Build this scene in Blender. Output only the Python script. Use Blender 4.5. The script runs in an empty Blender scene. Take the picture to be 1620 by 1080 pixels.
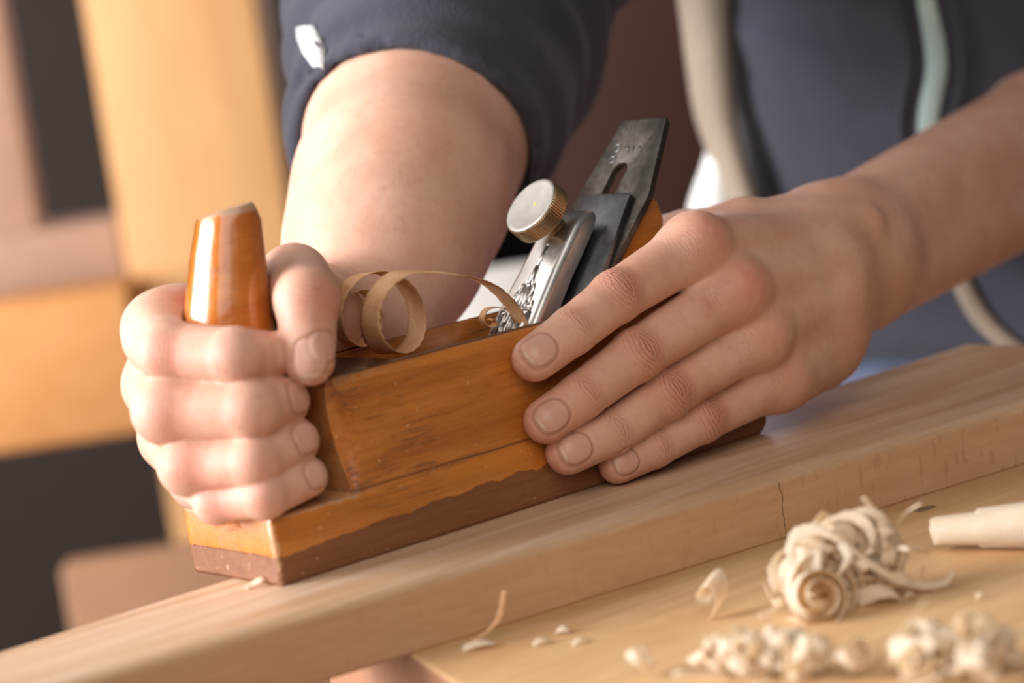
import bpy, bmesh, math, random
import numpy as np
from math import sin, cos, pi, sqrt, radians as R
from mathutils import Vector, Matrix
from mathutils.bvhtree import BVHTree

random.seed(7)
rng = np.random.default_rng(7)
COL = bpy.context.scene.collection
ZOFF = 925.0          # board top height above the floor, mm
T = 25.0              # thickness of the beech board, mm
def A3(*v): return np.array(v, float)
def nrm(v):
    v = np.asarray(v, float); return v / np.linalg.norm(v)

# ------------------------------------------------------------------ camera
# world millimetres: X along the plane, Y away from the camera across it, Z up from the board top
AZ, EL, ROLL, DIST = R(38.265), R(7.987), R(-8.466), 924.6
TGT = A3(119.8, 0, 64.9); LENS = 85.0; FPX = LENS/36*1620
f_ = A3(sin(AZ)*cos(EL), cos(AZ)*cos(EL), -sin(EL))
r0 = nrm(np.cross(f_, [0, 0, 1])); u0 = np.cross(r0, f_)
r_ = r0*cos(ROLL)+u0*sin(ROLL); u_ = -r0*sin(ROLL)+u0*cos(ROLL)
CAM = TGT-f_*DIST
def U(px, py, x=None, y=None, z=None, d=None):
    """world point seen at photo pixel (px, py) on the given coordinate plane, used as survey data"""
    v = f_+r_*((px-810)/FPX)+u_*((540-py)/FPX)
    if d is not None: t = d
    elif y is not None: t = (y-CAM[1])/v[1]
    elif z is not None: t = (z-CAM[2])/v[2]
    else: t = (x-CAM[0])/v[0]
    return CAM+v*t

cam = bpy.data.cameras.new('camera'); cam.lens = LENS; cam.sensor_width = 36
cam.clip_start = 0.05; cam.clip_end = 50
co = bpy.data.objects.new('camera', cam); COL.objects.link(co)
M = Matrix(((r_[0], u_[0], -f_[0], 0), (r_[1], u_[1], -f_[1], 0), (r_[2], u_[2], -f_[2], 0), (0, 0, 0, 1)))
co.matrix_world = Matrix.Translation((CAM[0]/1000, CAM[1]/1000, (CAM[2]+ZOFF)/1000)) @ M
cam.dof.use_dof = True; cam.dof.focus_distance = 0.945; cam.dof.aperture_fstop = 5.4
bpy.context.scene.camera = co

# ------------------------------------------------------------------ object helpers
def w2m(v):
    v = np.asarray(v, float)*0.001
    v = v.reshape(-1, 3).copy(); v[:, 2] += ZOFF*0.001
    return v
def setp(o, label=None, cat=None, group=None, kind=None):
    if label: o['label'] = label
    if cat: o['category'] = cat
    if group: o['group'] = group
    if kind: o['kind'] = kind
    return o
def empty(name, loc, label, cat, group=None):
    o = bpy.data.objects.new(name, None); COL.objects.link(o)
    o.location = Vector(w2m(loc)[0]); o.empty_display_size = 0.02
    return setp(o, label, cat, group)
def rootloc(p):
    v = Vector((0, 0, 0))
    while p is not None:
        v = v+p.location; p = p.parent
    return v
def mk(name, V, F, mat, parent=None, smooth=True, origin=None, autosmooth=None):
    V = w2m(V)
    off = np.array(rootloc(parent))
    o_loc = np.zeros(3)
    if parent is None:
        o_loc = w2m(origin)[0] if origin is not None else np.array([V[:, 0].mean(), V[:, 1].mean(), V[:, 2].min()])
    V = V-off-o_loc
    me = bpy.data.meshes.new(name)
    if isinstance(F, np.ndarray) and F.ndim == 2:
        n, k = F.shape
        me.vertices.add(len(V)); me.vertices.foreach_set('co', V.astype(np.float32).ravel())
        me.loops.add(n*k); me.loops.foreach_set('vertex_index', F.astype(np.int32).ravel())
        me.polygons.add(n); me.polygons.foreach_set('loop_start', (np.arange(n)*k).astype(np.int32))
        me.update(calc_edges=True); me.validate()
    else:
        me.from_pydata([tuple(v) for v in V], [], [tuple(int(i) for i in f) for f in F])
        bm = bmesh.new(); bm.from_mesh(me); bmesh.ops.recalc_face_normals(bm, faces=bm.faces); bm.to_mesh(me); bm.free()
    if mat: me.materials.append(mat)
    me.polygons.foreach_set('use_smooth', [smooth]*len(me.polygons))
    if autosmooth is not None and smooth:
        me.set_sharp_from_angle(angle=R(autosmooth))
    o = bpy.data.objects.new(name, me); COL.objects.link(o)
    o.parent = parent; o.location = Vector(o_loc)
    return o
def bake(o):
    """apply the modifiers of o"""
    dg = bpy.context.evaluated_depsgraph_get(); dg.update()
    me = bpy.data.meshes.new_from_object(o.evaluated_get(dg))
    o.modifiers.clear(); old = o.data; o.data = me; bpy.data.meshes.remove(old)
    return o
def bevel(o, w, seg=2, ang=35):
    m = o.modifiers.new('b', 'BEVEL'); m.width = w*0.001; m.segments = seg; m.limit_method = 'ANGLE'; m.angle_limit = R(ang)
    return bake(o)
def prism(poly, axis_a, axis_b, axis_n, org, h0, h1):
    """polygon in (a,b) extruded along n from h0 to h1"""
    org, a, b, n = map(lambda v: np.asarray(v, float), (org, axis_a, axis_b, axis_n))
    k = len(poly)
    V = [org+a*p[0]+b*p[1]+n*h for h in (h0, h1) for p in poly]
    F = [list(range(k))[::-1], list(range(k, 2*k))]+[[i, (i+1) % k, k+(i+1) % k, k+i] for i in range(k)]
    return V, F
def boxv(x0, x1, y0, y1, z0, z1):
    return prism([(x0, y0), (x1, y0), (x1, y1), (x0, y1)], (1, 0, 0), (0, 1, 0), (0, 0, 1), (0, 0, 0), z0, z1)
def merge(*parts):
    V, F = [], []
    for v, f in parts:
        n = len(V); V += [np.asarray(q, float) for q in v]; F += [[i+n for i in g] for g in f]
    return V, F
def tube(pts, radii, n=12, caps=True):
    pts = [np.asarray(p, float) for p in pts]; V, F = [], []
    up = A3(0.3, 0.2, 1)
    for i, p in enumerate(pts):
        t = nrm(pts[min(i+1, len(pts)-1)]-pts[max(i-1, 0)])
        a = np.cross(t, up); a = nrm(a) if np.linalg.norm(a) > 1e-6 else A3(1, 0, 0)
        b = np.cross(a, t); up = b
        r = radii[i] if hasattr(radii, '__len__') else radii
        V += [p+(a*cos(2*pi*k/n)+b*sin(2*pi*k/n))*r for k in range(n)]
    for i in range(len(pts)-1):
        F += [[i*n+k, i*n+(k+1) % n, (i+1)*n+(k+1) % n, (i+1)*n+k] for k in range(n)]
    if caps: F += [list(range(n))[::-1], [(len(pts)-1)*n+k for k in range(n)]]
    return V, F
def catmull(P, m=12):
    P = [np.asarray(p, float) for p in P]; Q = [2*P[0]-P[1]]+P+[2*P[-1]-P[-2]]; out = []
    for i in range(1, len(Q)-2):
        a, b, c, d = Q[i-1:i+3]
        for k in range(m):
            t = k/m
            out.append(0.5*((2*b)+(c-a)*t+(2*a-5*b+4*c-d)*t*t+(3*b-a-3*c+d)*t**3))
    out.append(P[-1]); return out

# ------------------------------------------------------------------ material helpers
class NT:
    def __init__(s, name):
        s.m = bpy.data.materials.new(name); s.m.use_nodes = True
        s.t = s.m.node_tree; s.b = s.t.nodes['Principled BSDF']
    def n(s, typ, **kw):
        nd = s.t.nodes.new('ShaderNode'+typ)
        for k, v in kw.items():
            if k in nd.inputs.keys() or isinstance(k, int): pass
            setattr(nd, k, v) if hasattr(nd, k) else None
        return nd
    def l(s, a, b): s.t.links.new(a, b)
    def inp(s, nd, i, v):
        if hasattr(v, 'is_linked') or isinstance(v, bpy.types.NodeSocket): s.l(v, nd.inputs[i])
        else: nd.inputs[i].default_value = v
    def math(s, op, a, b=0.0, c=None, clamp=False):
        nd = s.n('Math', operation=op); nd.use_clamp = clamp
        s.inp(nd, 0, a); s.inp(nd, 1, b)
        if c is not None: s.inp(nd, 2, c)
        return nd.outputs[0]
    def smooth(s, v, lo, hi):
        nd = s.n('MapRange'); nd.interpolation_type = 'SMOOTHSTEP'
        s.inp(nd, 0, v); nd.inputs[1].default_value = lo; nd.inputs[2].default_value = hi
        return nd.outputs[0]
    def mix(s, fac, a, b, mode='MIX'):
        nd = s.n('Mix'); nd.data_type = 'RGBA'; nd.blend_type = mode
        s.inp(nd, 0, fac)
        for i, v in ((6, a), (7, b)):
            if isinstance(v, bpy.types.NodeSocket): s.l(v, nd.inputs[i])
            else: nd.inputs[i].default_value = (*v, 1) if len(v) == 3 else v
        return nd.outputs[2]
    def coord(s, scale=(1, 1, 1), rot=(0, 0, 0), loc=(0, 0, 0), src='Object'):
        tc = s.n('TexCoord'); mp = s.n('Mapping'); s.l(tc.outputs[src], mp.inputs[0])
        mp.inputs['Scale'].default_value = scale; mp.inputs['Rotation'].default_value = rot; mp.inputs['Location'].default_value = loc
        return mp.outputs[0]
    def xyz(s, vec):
        nd = s.n('SeparateXYZ'); s.l(vec, nd.inputs[0]); return nd.outputs
    def noise(s, vec, scale, detail=4, rough=0.55, dist=0.0):
        nd = s.n('TexNoise'); s.l(vec, nd.inputs['Vector']); nd.inputs['Scale'].default_value = scale
        nd.inputs['Detail'].default_value = detail; nd.inputs['Roughness'].default_value = rough; nd.inputs['Distortion'].default_value = dist
        return nd.outputs[0]
    def bump(s, h, strength, dist=0.001, prev=None):
        nd = s.n('Bump'); nd.inputs['Strength'].default_value = strength; nd.inputs['Distance'].default_value = dist
        s.l(h, nd.inputs['Height'])
        if prev is not None: s.l(prev, nd.inputs['Normal'])
        return nd.outputs[0]
    def attr(s, name):
        nd = s.n('Attribute'); nd.attribute_name = name; return nd
    def out(s, color=None, rough=None, normal=None, **kw):
        for i, v in (('Base Color', color), ('Roughness', rough), ('Normal', normal)):
            if v is None: continue
            if isinstance(v, bpy.types.NodeSocket): s.l(v, s.b.inputs[i])
            elif i == 'Base Color': s.b.inputs[i].default_value = (*v, 1)
            else: s.b.inputs[i].default_value = v
        for k, v in kw.items():
            k = k.replace('_', ' ')
            if isinstance(v, bpy.types.NodeSocket): s.l(v, s.b.inputs[k])
            else: s.b.inputs[k].default_value = (*v, 1) if isinstance(v, tuple) and len(v) == 3 and 'Radius' not in k else v
        return s.m
def srgb(r, g, b):
    return tuple((c/255/12.92 if c/255 <= .04045 else ((c/255+.055)/1.055)**2.4) for c in (r, g, b))
def plain(name, col, rough=0.6, var=0.12, scale=30, **kw):
    t = NT(name); n = t.noise(t.coord(), scale)
    c = t.mix(t.math('MULTIPLY', n, 1.0), tuple(x*(1-var) for x in col), tuple(min(1, x*(1+var)) for x in col))
    return t.out(c, rough, **kw)
def woodmat(name, c1, c2, stretch=(6, 90, 90), rough=0.5, fleck=0.0, cf=(0.3, 0.15, 0.07), bump=0.15, coat=0.0, big=0.4, c3=None):
    t = NT(name); v = t.coord(scale=stretch)
    g = t.noise(v, 1.0, 6, 0.6, 0.6); g2 = t.noise(t.coord(scale=tuple(x*5 for x in stretch)), 1.0, 3, 0.6)
    f = t.math('MULTIPLY_ADD', g2, 0.35, t.math('MULTIPLY', g, 0.65))
    f = t.smooth(f, 0.3, 0.7)
    c = t.mix(f, c1, c2)
    b = t.noise(t.coord(), 14, 3); c = t.mix(t.math('MULTIPLY', t.smooth(b, .4, .75), big), c, c3 or c1)
    if fleck:
        fl = t.noise(t.coord(scale=(90, 900, 420)), 1.0, 2, 0.5)
        c = t.mix(t.math('MULTIPLY', t.smooth(fl, 0.6, 0.72), fleck), c, cf)
    return t.out(c, rough, t.bump(f, bump, 0.0004), Coat_Weight=coat, Coat_Roughness=0.15)

MAT = {}
# ------------------------------------------------------------------ skin
def skin_mat():
    t = NT('skin'); v = t.coord()
    n1 = t.noise(v, 38, 4); n2 = t.noise(v, 240, 3); n3 = t.noise(v, 900, 2)
    red = t.attr('red').outputs['Fac']; nail = t.attr('nail').outputs['Fac']; nu = t.attr('nailu').outputs['Fac']
    base = t.mix(t.smooth(n1, .3, .7), (0.64, 0.35, 0.245), (0.73, 0.445, 0.33))
    base = t.mix(t.math('MULTIPLY', t.smooth(n2, .45, .75), .35), base, (0.56, 0.27, 0.18))
    rr = t.math('MULTIPLY', red, t.math('MULTIPLY_ADD', n2, .8, .55), clamp=True)
    base = t.mix(rr, base, (0.60, 0.20, 0.135))
    # wrinkles
    kn = t.n('Attribute'); kn.attribute_name = 'kn'
    kx, ky, kq = t.xyz(kn.outputs['Vector'])
    wv = t.attr('knw').outputs['Fac']
    wob = t.noise(v, 260, 3)
    q = t.math('ADD', t.math('ABSOLUTE', kx), t.math('MULTIPLY', t.math('MULTIPLY', ky, ky), 0.055))
    ph = t.math('MULTIPLY_ADD', wob, 9.0, t.math('MULTIPLY', q, 3.4))
    w1 = t.smooth(t.math('SINE', ph), 0.35, 1.0)
    ph2 = t.math('MULTIPLY_ADD', wob, 7.0, t.math('MULTIPLY', kx, 4.6))
    w2 = t.smooth(t.math('SINE', ph2), 0.2, 1.0)
    wr = t.math('MULTIPLY', t.math('MULTIPLY_ADD', w1, .65, t.math('MULTIPLY', w2, .35)), wv)
    base = t.mix(t.math('MULTIPLY', wv, 0.22, clamp=True), base, (0.50, 0.19, 0.12))
    base = t.mix(t.math('MULTIPLY', wr, 0.6, clamp=True), base, (0.32, 0.11, 0.07))
    # nails
    inside = t.smooth(nail, 1.02, 0.94)
    rim = t.math('MULTIPLY', t.smooth(nail, 0.86, 1.0), t.smooth(nail, 1.22, 1.04))
    free = t.math('MULTIPLY', t.smooth(nu, .72, .86), inside)
    nc = t.mix(t.smooth(n1, .3, .7), (0.62, 0.345, 0.265), (0.66, 0.39, 0.305))
    nc = t.mix(t.math('MULTIPLY', free, .6), nc, (0.80, 0.64, 0.5))
    base = t.mix(inside, base, nc)
    base = t.mix(t.math('MULTIPLY', rim, .48), base, (0.42, 0.19, 0.13))
    crack = t.n('TexVoronoi'); crack.feature = 'DISTANCE_TO_EDGE'; crack.inputs['Scale'].default_value = 1250; t.l(v, crack.inputs['Vector'])
    fine = t.math('MULTIPLY', t.smooth(crack.outputs[0], 0.0, 0.16), t.math('SUBTRACT', 1.0, inside))
    h = t.math('ADD', t.math('MULTIPLY', fine, 0.05), t.math('MULTIPLY', n3, 0.10))
    h = t.math('SUBTRACT', h, t.math('MULTIPLY', wr, 0.55))
    h = t.math('SUBTRACT', h, t.math('MULTIPLY', rim, 0.5))
    rough = t.math('MULTIPLY_ADD', inside, -0.13, t.math('MULTIPLY_ADD', n2, .12, .45))
    return t.out(base, rough, t.bump(h, 0.75, 0.0006), Subsurface_Weight=0.22, Subsurface_Radius=(1.0, 0.35, 0.2), Subsurface_Scale=0.004,
                 Specular_IOR_Level=0.42)
MAT['skin'] = skin_mat()

# ------------------------------------------------------------------ signed distance tools
def rcone(P, a, b, ra, rb):
    ba = b-a; l2 = ba@ba; rr = ra-rb; a2 = l2-rr*rr; il2 = 1/l2
    pa = P-a; y = pa@ba; z = y-l2
    w = pa*l2-y[:, None]*ba; x2 = np.einsum('ij,ij->i', w, w)
    y2 = y*y*l2; z2 = z*z*l2
    k = np.sign(rr)*rr*rr*x2
    d = (np.sqrt(x2*a2*il2)+y*rr)*il2-ra
    c1 = np.sign(z)*a2*z2 > k; c2 = np.sign(y)*a2*y2 < k
    d = np.where(c2, np.sqrt(x2+y2)*il2-ra, d)
    return np.where(c1, np.sqrt(x2+z2)*il2-rb, d)
def smin(a, b, k):
    h = np.maximum(k-np.abs(a-b), 0)/k
    return np.minimum(a, b)-h*h*k*0.25
def smax(a, b, k): return -smin(-a, -b, k)
def sph(P, c, r): return np.sqrt(((P-c)**2).sum(1))-r
def ell(P, c, axes, rad):
    q = (P-c)@np.asarray(axes).T/np.asarray(rad, float)
    l = np.sqrt((q*q).sum(1)); g = np.sqrt(((q/np.asarray(rad, float))**2).sum(1))+1e-9
    return l*(l-1)/g
def ebox(P, lo, hi, r):
    c = (np.asarray(lo)+hi)/2; h = (np.asarray(hi)-lo)/2-r
    q = np.abs(P-c)-h
    return np.sqrt((np.maximum(q, 0)**2).sum(1))+np.minimum(q.max(1), 0)-r
def batched(fn, P, n=60000):
    return np.concatenate([fn(P[i:i+n]) for i in range(0, len(P), n)]) if len(P) else np.zeros(0)
def mesh_sdf(fn, lo, hi, v, project=True):
    """narrow-band surface nets of fn inside the box lo..hi with cells of size v"""
    m = 4; S = v*m
    lo = np.asarray(lo, float); nc = np.ceil((np.asarray(hi)-lo)/S).astype(int)
    ax = [lo[i]+np.arange(nc[i]+1)*S for i in range(3)]
    G = np.stack(np.meshgrid(*ax, indexing='ij'), -1)
    Dc = batched(fn, G.reshape(-1, 3)).reshape(nc+1)
    mn = np.full(nc, 1e9)
    for i in (0, 1):
        for j in (0, 1):
            for k in (0, 1):
                mn = np.minimum(mn, np.abs(Dc[i:nc[0]+i, j:nc[1]+j, k:nc[2]+k]))
    act = np.argwhere(mn < S*1.05)
    N = nc*m+1
    near = Dc
    for axx in range(3):
        idx = np.clip((np.arange(N[axx])+m//2)//m, 0, nc[axx]); near = np.take(near, idx, axis=axx)
    D = np.where(near < 0, -1.0, 1.0).astype(np.float32)*S
    o = np.stack(np.meshgrid(*[np.arange(m+1)]*3, indexing='ij'), -1).reshape(-1, 3)
    I = (act[:, None, :]*m+o[None]).reshape(-1, 3)
    flat = np.unique((I[:, 0]*N[1]+I[:, 1])*N[2]+I[:, 2])
    ii = np.stack([flat//(N[1]*N[2]), (flat//N[2]) % N[1], flat % N[2]], -1)
    D.reshape(-1)[flat] = batched(fn, lo+ii*v)
    neg = D < 0
    s = np.zeros(N-1, np.uint8)
    offs = [(i, j, k) for i in (0, 1) for j in (0, 1) for k in (0, 1)]
    for (i, j, k) in offs: s += neg[i:N[0]-1+i, j:N[1]-1+j, k:N[2]-1+k]
    cells = np.argwhere((s > 0) & (s < 8))
    C8 = np.stack([D[cells[:, 0]+i, cells[:, 1]+j, cells[:, 2]+k] for (i, j, k) in offs], 1)
    acc = np.zeros((len(cells), 3)); cnt = np.zeros(len(cells))
    oa = np.array(offs, float)
    for a in range(8):
        for b in range(a+1, 8):
            if np.abs(oa[a]-oa[b]).sum() != 1: continue
            da, db = C8[:, a], C8[:, b]; cr = (da < 0) != (db < 0)
            t = np.where(cr, da/np.where(cr, da-db, 1), 0)
            acc += np.where(cr[:, None], oa[a]+(oa[b]-oa[a])*t[:, None], 0); cnt += cr
    V = lo+(cells+acc/cnt[:, None])*v
    lut = np.full(N-1, -1, np.int32); lut[cells[:, 0], cells[:, 1], cells[:, 2]] = np.arange(len(cells))
    F = []
    for axx in range(3):
        e = [slice(1, N[i]-1) for i in range(3)]; e[axx] = slice(0, N[axx]-1)
        e2 = list(e); e2[axx] = slice(1, N[axx])
        na, nb = neg[tuple(e)], neg[tuple(e2)]
        for flip, msk in ((0, na & ~nb), (1, ~na & nb)):
            q = np.argwhere(msk)
            for i in range(3):
                if i != axx: q[:, i] += 1
            b, c = [(1, 2), (2, 0), (0, 1)][axx]
            def at(db, dc):
                r = q.copy(); r[:, b] += db; r[:, c] += dc; return lut[r[:, 0], r[:, 1], r[:, 2]]
            f = np.stack([at(-1, -1), at(0, -1), at(0, 0), at(-1, 0)], 1)
            F.append(f[:, ::-1] if flip else f)
    F = np.concatenate(F); F = F[(F >= 0).all(1)]
    if project:
        for _ in range(2):
            d, g = grad(fn, V); V = V-np.clip(d, -v, v)[:, None]*g
        V = laplace(V, F, 2, .5)
    return V, F
def grad(fn, V, e=0.05):
    d = batched(fn, V); g = np.stack([batched(fn, V+np.eye(3)[i]*e)-d for i in range(3)], 1)
    return d, g/(np.linalg.norm(g, axis=1, keepdims=True)+1e-9)
def laplace(V, F, it, lam):
    E = np.concatenate([F[:, [0, 1]], F[:, [1, 2]], F[:, [2, 3]], F[:, [3, 0]]])
    for _ in range(it):
        acc = np.zeros_like(V); cnt = np.zeros(len(V))
        for i in range(3):
            acc[:, i] = np.bincount(E[:, 0], V[E[:, 1], i], len(V))+np.bincount(E[:, 1], V[E[:, 0], i], len(V))
        cnt = np.bincount(E[:, 0], minlength=len(V))+np.bincount(E[:, 1], minlength=len(V))
        V = V+(acc/np.maximum(cnt, 1)[:, None]-V)*lam
    return V

# ------------------------------------------------------------------ the wooden hand plane
PL = empty('hand_plane', (124, 30, 0), 'orange varnished wooden hand plane with horn grip and steel iron, resting on the beech board', 'hand plane')
def plane_wood(name, ca, cb, dark, rough=.32, coat=.35, topdark=0.0, scuff=.5, bare=None, edge=.75, corner=False):
    t = NT(name); v = t.coord(scale=(9, 130, 130))
    g = t.noise(v, 1.0, 6, .6, .5); g2 = t.noise(t.coord(scale=(40, 700, 700)), 1.0, 3)
    f = t.smooth(t.math('MULTIPLY_ADD', g2, .35, t.math('MULTIPLY', g, .65)), .3, .72)
    c = t.mix(f, ca, cb)
    pores = t.smooth(t.noise(t.coord(scale=(150, 1500, 1500)), 1.0, 1), .62, .75)
    c = t.mix(t.math('MULTIPLY', pores, .25), c, dark)
    # dark worn scuffs along the grain
    s1 = t.noise(t.coord(scale=(22, 60, 60)), 1.0, 5, .7); s2 = t.noise(t.coord(scale=(45, 900, 900)), 1.0, 4, .7)
    sc = t.math('MULTIPLY', t.smooth(s1, .5, .66), t.smooth(s2, .42, .62))
    c = t.mix(t.math('MULTIPLY', sc, scuff), c, (.07, .04, .025))
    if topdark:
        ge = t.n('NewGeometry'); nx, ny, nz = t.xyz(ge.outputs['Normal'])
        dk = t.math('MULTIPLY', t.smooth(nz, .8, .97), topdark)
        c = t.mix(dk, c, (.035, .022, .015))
    if topdark:
        x, y, z = t.xyz(t.coord()); wn = t.noise(t.coord(scale=(30, 30, 200)), 1, 3)
        gr = t.smooth(t.math('ABSOLUTE', t.math('SUBTRACT', t.math('MULTIPLY_ADD', wn, .0012, z), .0267)), .0008, .0001)
        c = t.mix(t.math('MULTIPLY', gr, .7), c, (.09, .03, .012))
    if bare:
        x, y, z = t.xyz(t.coord()); wn = t.noise(t.coord(), 160, 3)
        m = t.smooth(t.math('MULTIPLY_ADD', wn, .005, z), bare, bare+.0012)
        fc = t.math('ADD', t.math('MULTIPLY', t.math('ADD', x, .1021), .93), t.math('ADD', t.math('MULTIPLY', y, -.36), t.math('MULTIPLY', t.math('SUBTRACT', z, .132), .42)))
        m = t.math('MAXIMUM', m, t.smooth(t.math('MULTIPLY_ADD', wn, .0012, fc), .0090, .0095))
        ge2 = t.n('NewGeometry'); n_x, n_y, n_z = t.xyz(ge2.outputs['True Normal']); m = t.math('MAXIMUM', m, t.smooth(n_z, .45, .7))
        coat = t.math('MULTIPLY', t.math('SUBTRACT', 1.0, m), coat)
        c = t.mix(m, c, (.52, .32, .21))
    ge = t.n('NewGeometry')
    ed = t.smooth(ge.outputs['Pointiness'], .53, .60)
    c = t.mix(t.math('MULTIPLY', t.math('MULTIPLY', ed, t.smooth(t.noise(t.coord(), 130, 4), .3, .62)), edge), c, (.66, .40, .2))
    if corner:
        x, y, z = t.xyz(t.coord()); wn = t.noise(t.coord(), 220, 4)
        ax_ = t.math('ADD', x, .124); ay_ = t.math('ADD', y, .030)
        dc = t.math('SQRT', t.math('ADD', t.math('MULTIPLY', ax_, ax_), t.math('MULTIPLY', ay_, ay_)))
        w1 = t.math('MULTIPLY', t.smooth(t.math('MULTIPLY_ADD', wn, -.0055, dc), -.0006, -.0016), .8)
        w2 = t.math('MULTIPLY', t.smooth(t.math('MULTIPLY_ADD', wn, .0035, z), .0252, .0262), t.smooth(x, -.07, -.10))
        sp = t.math('MULTIPLY', t.smooth(t.noise(t.coord(scale=(1, 1, .6)), 260, 2), .66, .72), t.smooth(x, -.1225, -.1235))
        c = t.mix(t.math('MULTIPLY', t.math('MAXIMUM', t.math('MAXIMUM', w1, w2), sp), .8), c, (.62, .38, .22))
    dots = t.smooth(t.noise(t.coord(), 420, 1), .74, .78)
    c = t.mix(t.math('MULTIPLY', dots, .5), c, (.7, .5, .3))
    h = t.math('MULTIPLY_ADD', pores, -.5, t.math('MULTIPLY_ADD', sc, -.5, f))
    return t.out(c, t.math('MULTIPLY_ADD', sc, .3, rough), t.bump(h, .25, .0004), Coat_Weight=coat, Coat_Roughness=.18)
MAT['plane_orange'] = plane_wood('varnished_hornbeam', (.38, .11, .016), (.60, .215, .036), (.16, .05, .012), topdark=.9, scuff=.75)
MAT['plane_toe'] = plane_wood('varnished_hornbeam_base', (.46, .15, .02), (.62, .225, .034), (.16, .05, .012), topdark=.0, scuff=.4, edge=0.0, corner=True)
MAT['plane_sole'] = plane_wood('dark_sole_wood', (.19, .068, .026), (.275, .108, .042), (.05, .02, .012), rough=.45, coat=.1, scuff=.0, edge=0.0, corner=True)
MAT['horn'] = plane_wood('varnished_horn', (.50, .135, .016), (.62, .20, .028), (.18, .05, .012), rough=.17, coat=.8, scuff=.25, bare=.1338)

def perim(x0, x1, y0, y1, r, step=1.0):
    """rounded rectangle outline as (x, y) points, walked anticlockwise"""
    pts = []
    def line(a, b):
        n = max(1, int(round(math.dist(a, b)/step)))
        for i in range(n): pts.append((a[0]+(b[0]-a[0])*i/n, a[1]+(b[1]-a[1])*i/n))
    def arc(cx, cy, a0):
        for i in range(4): a = a0+pi/2*i/4; pts.append((cx+r*cos(a), cy+r*sin(a)))
    line((x0+r, y0), (x1-r, y0)); arc(x1-r, y0+r, -pi/2)
    line((x1, y0+r), (x1, y1-r)); arc(x1-r, y1-r, 0)
    line((x1-r, y1), (x0+r, y1)); arc(x0+r, y1-r, pi/2)
    line((x0, y1-r), (x0, y0+r)); arc(x0+r, y0+r, pi)
    return pts
def joint(x, y):
    """height of the wavy glue joint between base and sole"""
    if x < 1.5: return 10.8+0.55*(2*abs((y/1.5) % 1-.5))
    k = min(1, max(0, (x-8)/60))
    return 10.6+k*(2.4+1.5*abs(sin(x*.155+.7*sin(x*.05)))+.7*sin(x*.061+1))+.25*sin(x*.9)
def stackloft(rows):
    V, F = [], []; k = len(rows[0])
    for r in rows: V += r
    for i in range(len(rows)-1):
        F += [[i*k+j, i*k+(j+1) % k, (i+1)*k+(j+1) % k, (i+1)*k+j] for j in range(k)]
    F += [list(range(k))[::-1], [(len(rows)-1)*k+j for j in range(k)]]
    return V, F
pr = perim(0, 249, 0, 60, 2.2)
def inset(p, e): return (min(max(p[0], e), 249-e), min(max(p[1], e), 60-e))
TOEZ = 25.0
heel = lambda p: 5.0*max(0, (p[0]-243)/6)**2      # softened heel end
sole = mk('sole', *stackloft([[(*inset(p, 1.2), 0+heel(p)) for p in pr], [(*p, 1.4+heel(p)) for p in pr], [(p[0], p[1], joint(*p)) for p in pr]]), MAT['plane_sole'], PL, autosmooth=35)
base = mk('base', *stackloft([[(p[0], p[1], joint(*p)+.02) for p in pr], [(*p, TOEZ-1.6) for p in pr], [(*inset(p, .5), TOEZ-.5) for p in pr], [(*inset(p, 1.6), TOEZ) for p in pr]]), MAT['plane_toe'], PL, autosmooth=40)
# upper body: front end wall slopes, scooped chamfer on the two front corners
def brow(z, e):
    t = (z-TOEZ)/43.5
    xf = 38-4.5*t+e; w = .6+8.5*max(0, sin(pi*min(1, .06+t*.94)))**.8*(.55+.6*t); w = min(w, 9)
    y0, y1, x1 = 1.0+e, 59-e, 249-e*2
    c = []
    for k in range(7):                                     # near front corner, concave scoop
        a = k/6; px, py = xf+w*a, y0+w*.62*(1-a)
        s = sin(pi*a)*w*.10; c.append((px+s*.5, py+s))
    far = [(xf+w*(1-k/6), y1-w*.62*(k/6)) for k in range(7)]
    nb = 8
    near = [(xf+w+(x1-2-xf-w)*k/nb, y0) for k in range(1, nb+1)]
    bk = [(x1, y0+2), (x1, y1-2)]
    fr = [(x1-2+(xf+w-x1+2)*k/nb, y1) for k in range(nb)]
    return [(*p, z) for p in c+near+bk+fr+far]
zs = [TOEZ-1.0, TOEZ+.6]+[TOEZ+3+i*3.6 for i in range(11)]
rows = [brow(z, 0) for z in zs]+[brow(66.2, .1), brow(67.5, .9), brow(68.5, 2.6)]
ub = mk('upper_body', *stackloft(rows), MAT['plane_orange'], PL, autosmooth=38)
# throat: cut out of the body in front of the iron
SA = R(47); S_ = A3(cos(SA), 0, sin(SA)); N_ = A3(-sin(SA), 0, cos(SA)); M0 = A3(102.7, 0, 0)
def IR(s, y, n): return M0+S_*s+A3(0, y, 0)+N_*n
cv, cf = prism([(74, 80), (66, 60), (96, 14), (118, 14), (M0[0]+68.5/math.tan(SA)+10, 80)], (1, 0, 0), (0, 0, 1), (0, 1, 0), (0, 0, 0), 6.5, 53.5)
cut = mk('cutter', cv, cf, None)
m = ub.modifiers.new('c', 'BOOLEAN'); m.object = cut; m.operation = 'DIFFERENCE'; m.solver = 'EXACT'
bake(ub); bpy.data.objects.remove(cut)
ub.data.set_sharp_from_angle(angle=R(38))
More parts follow.
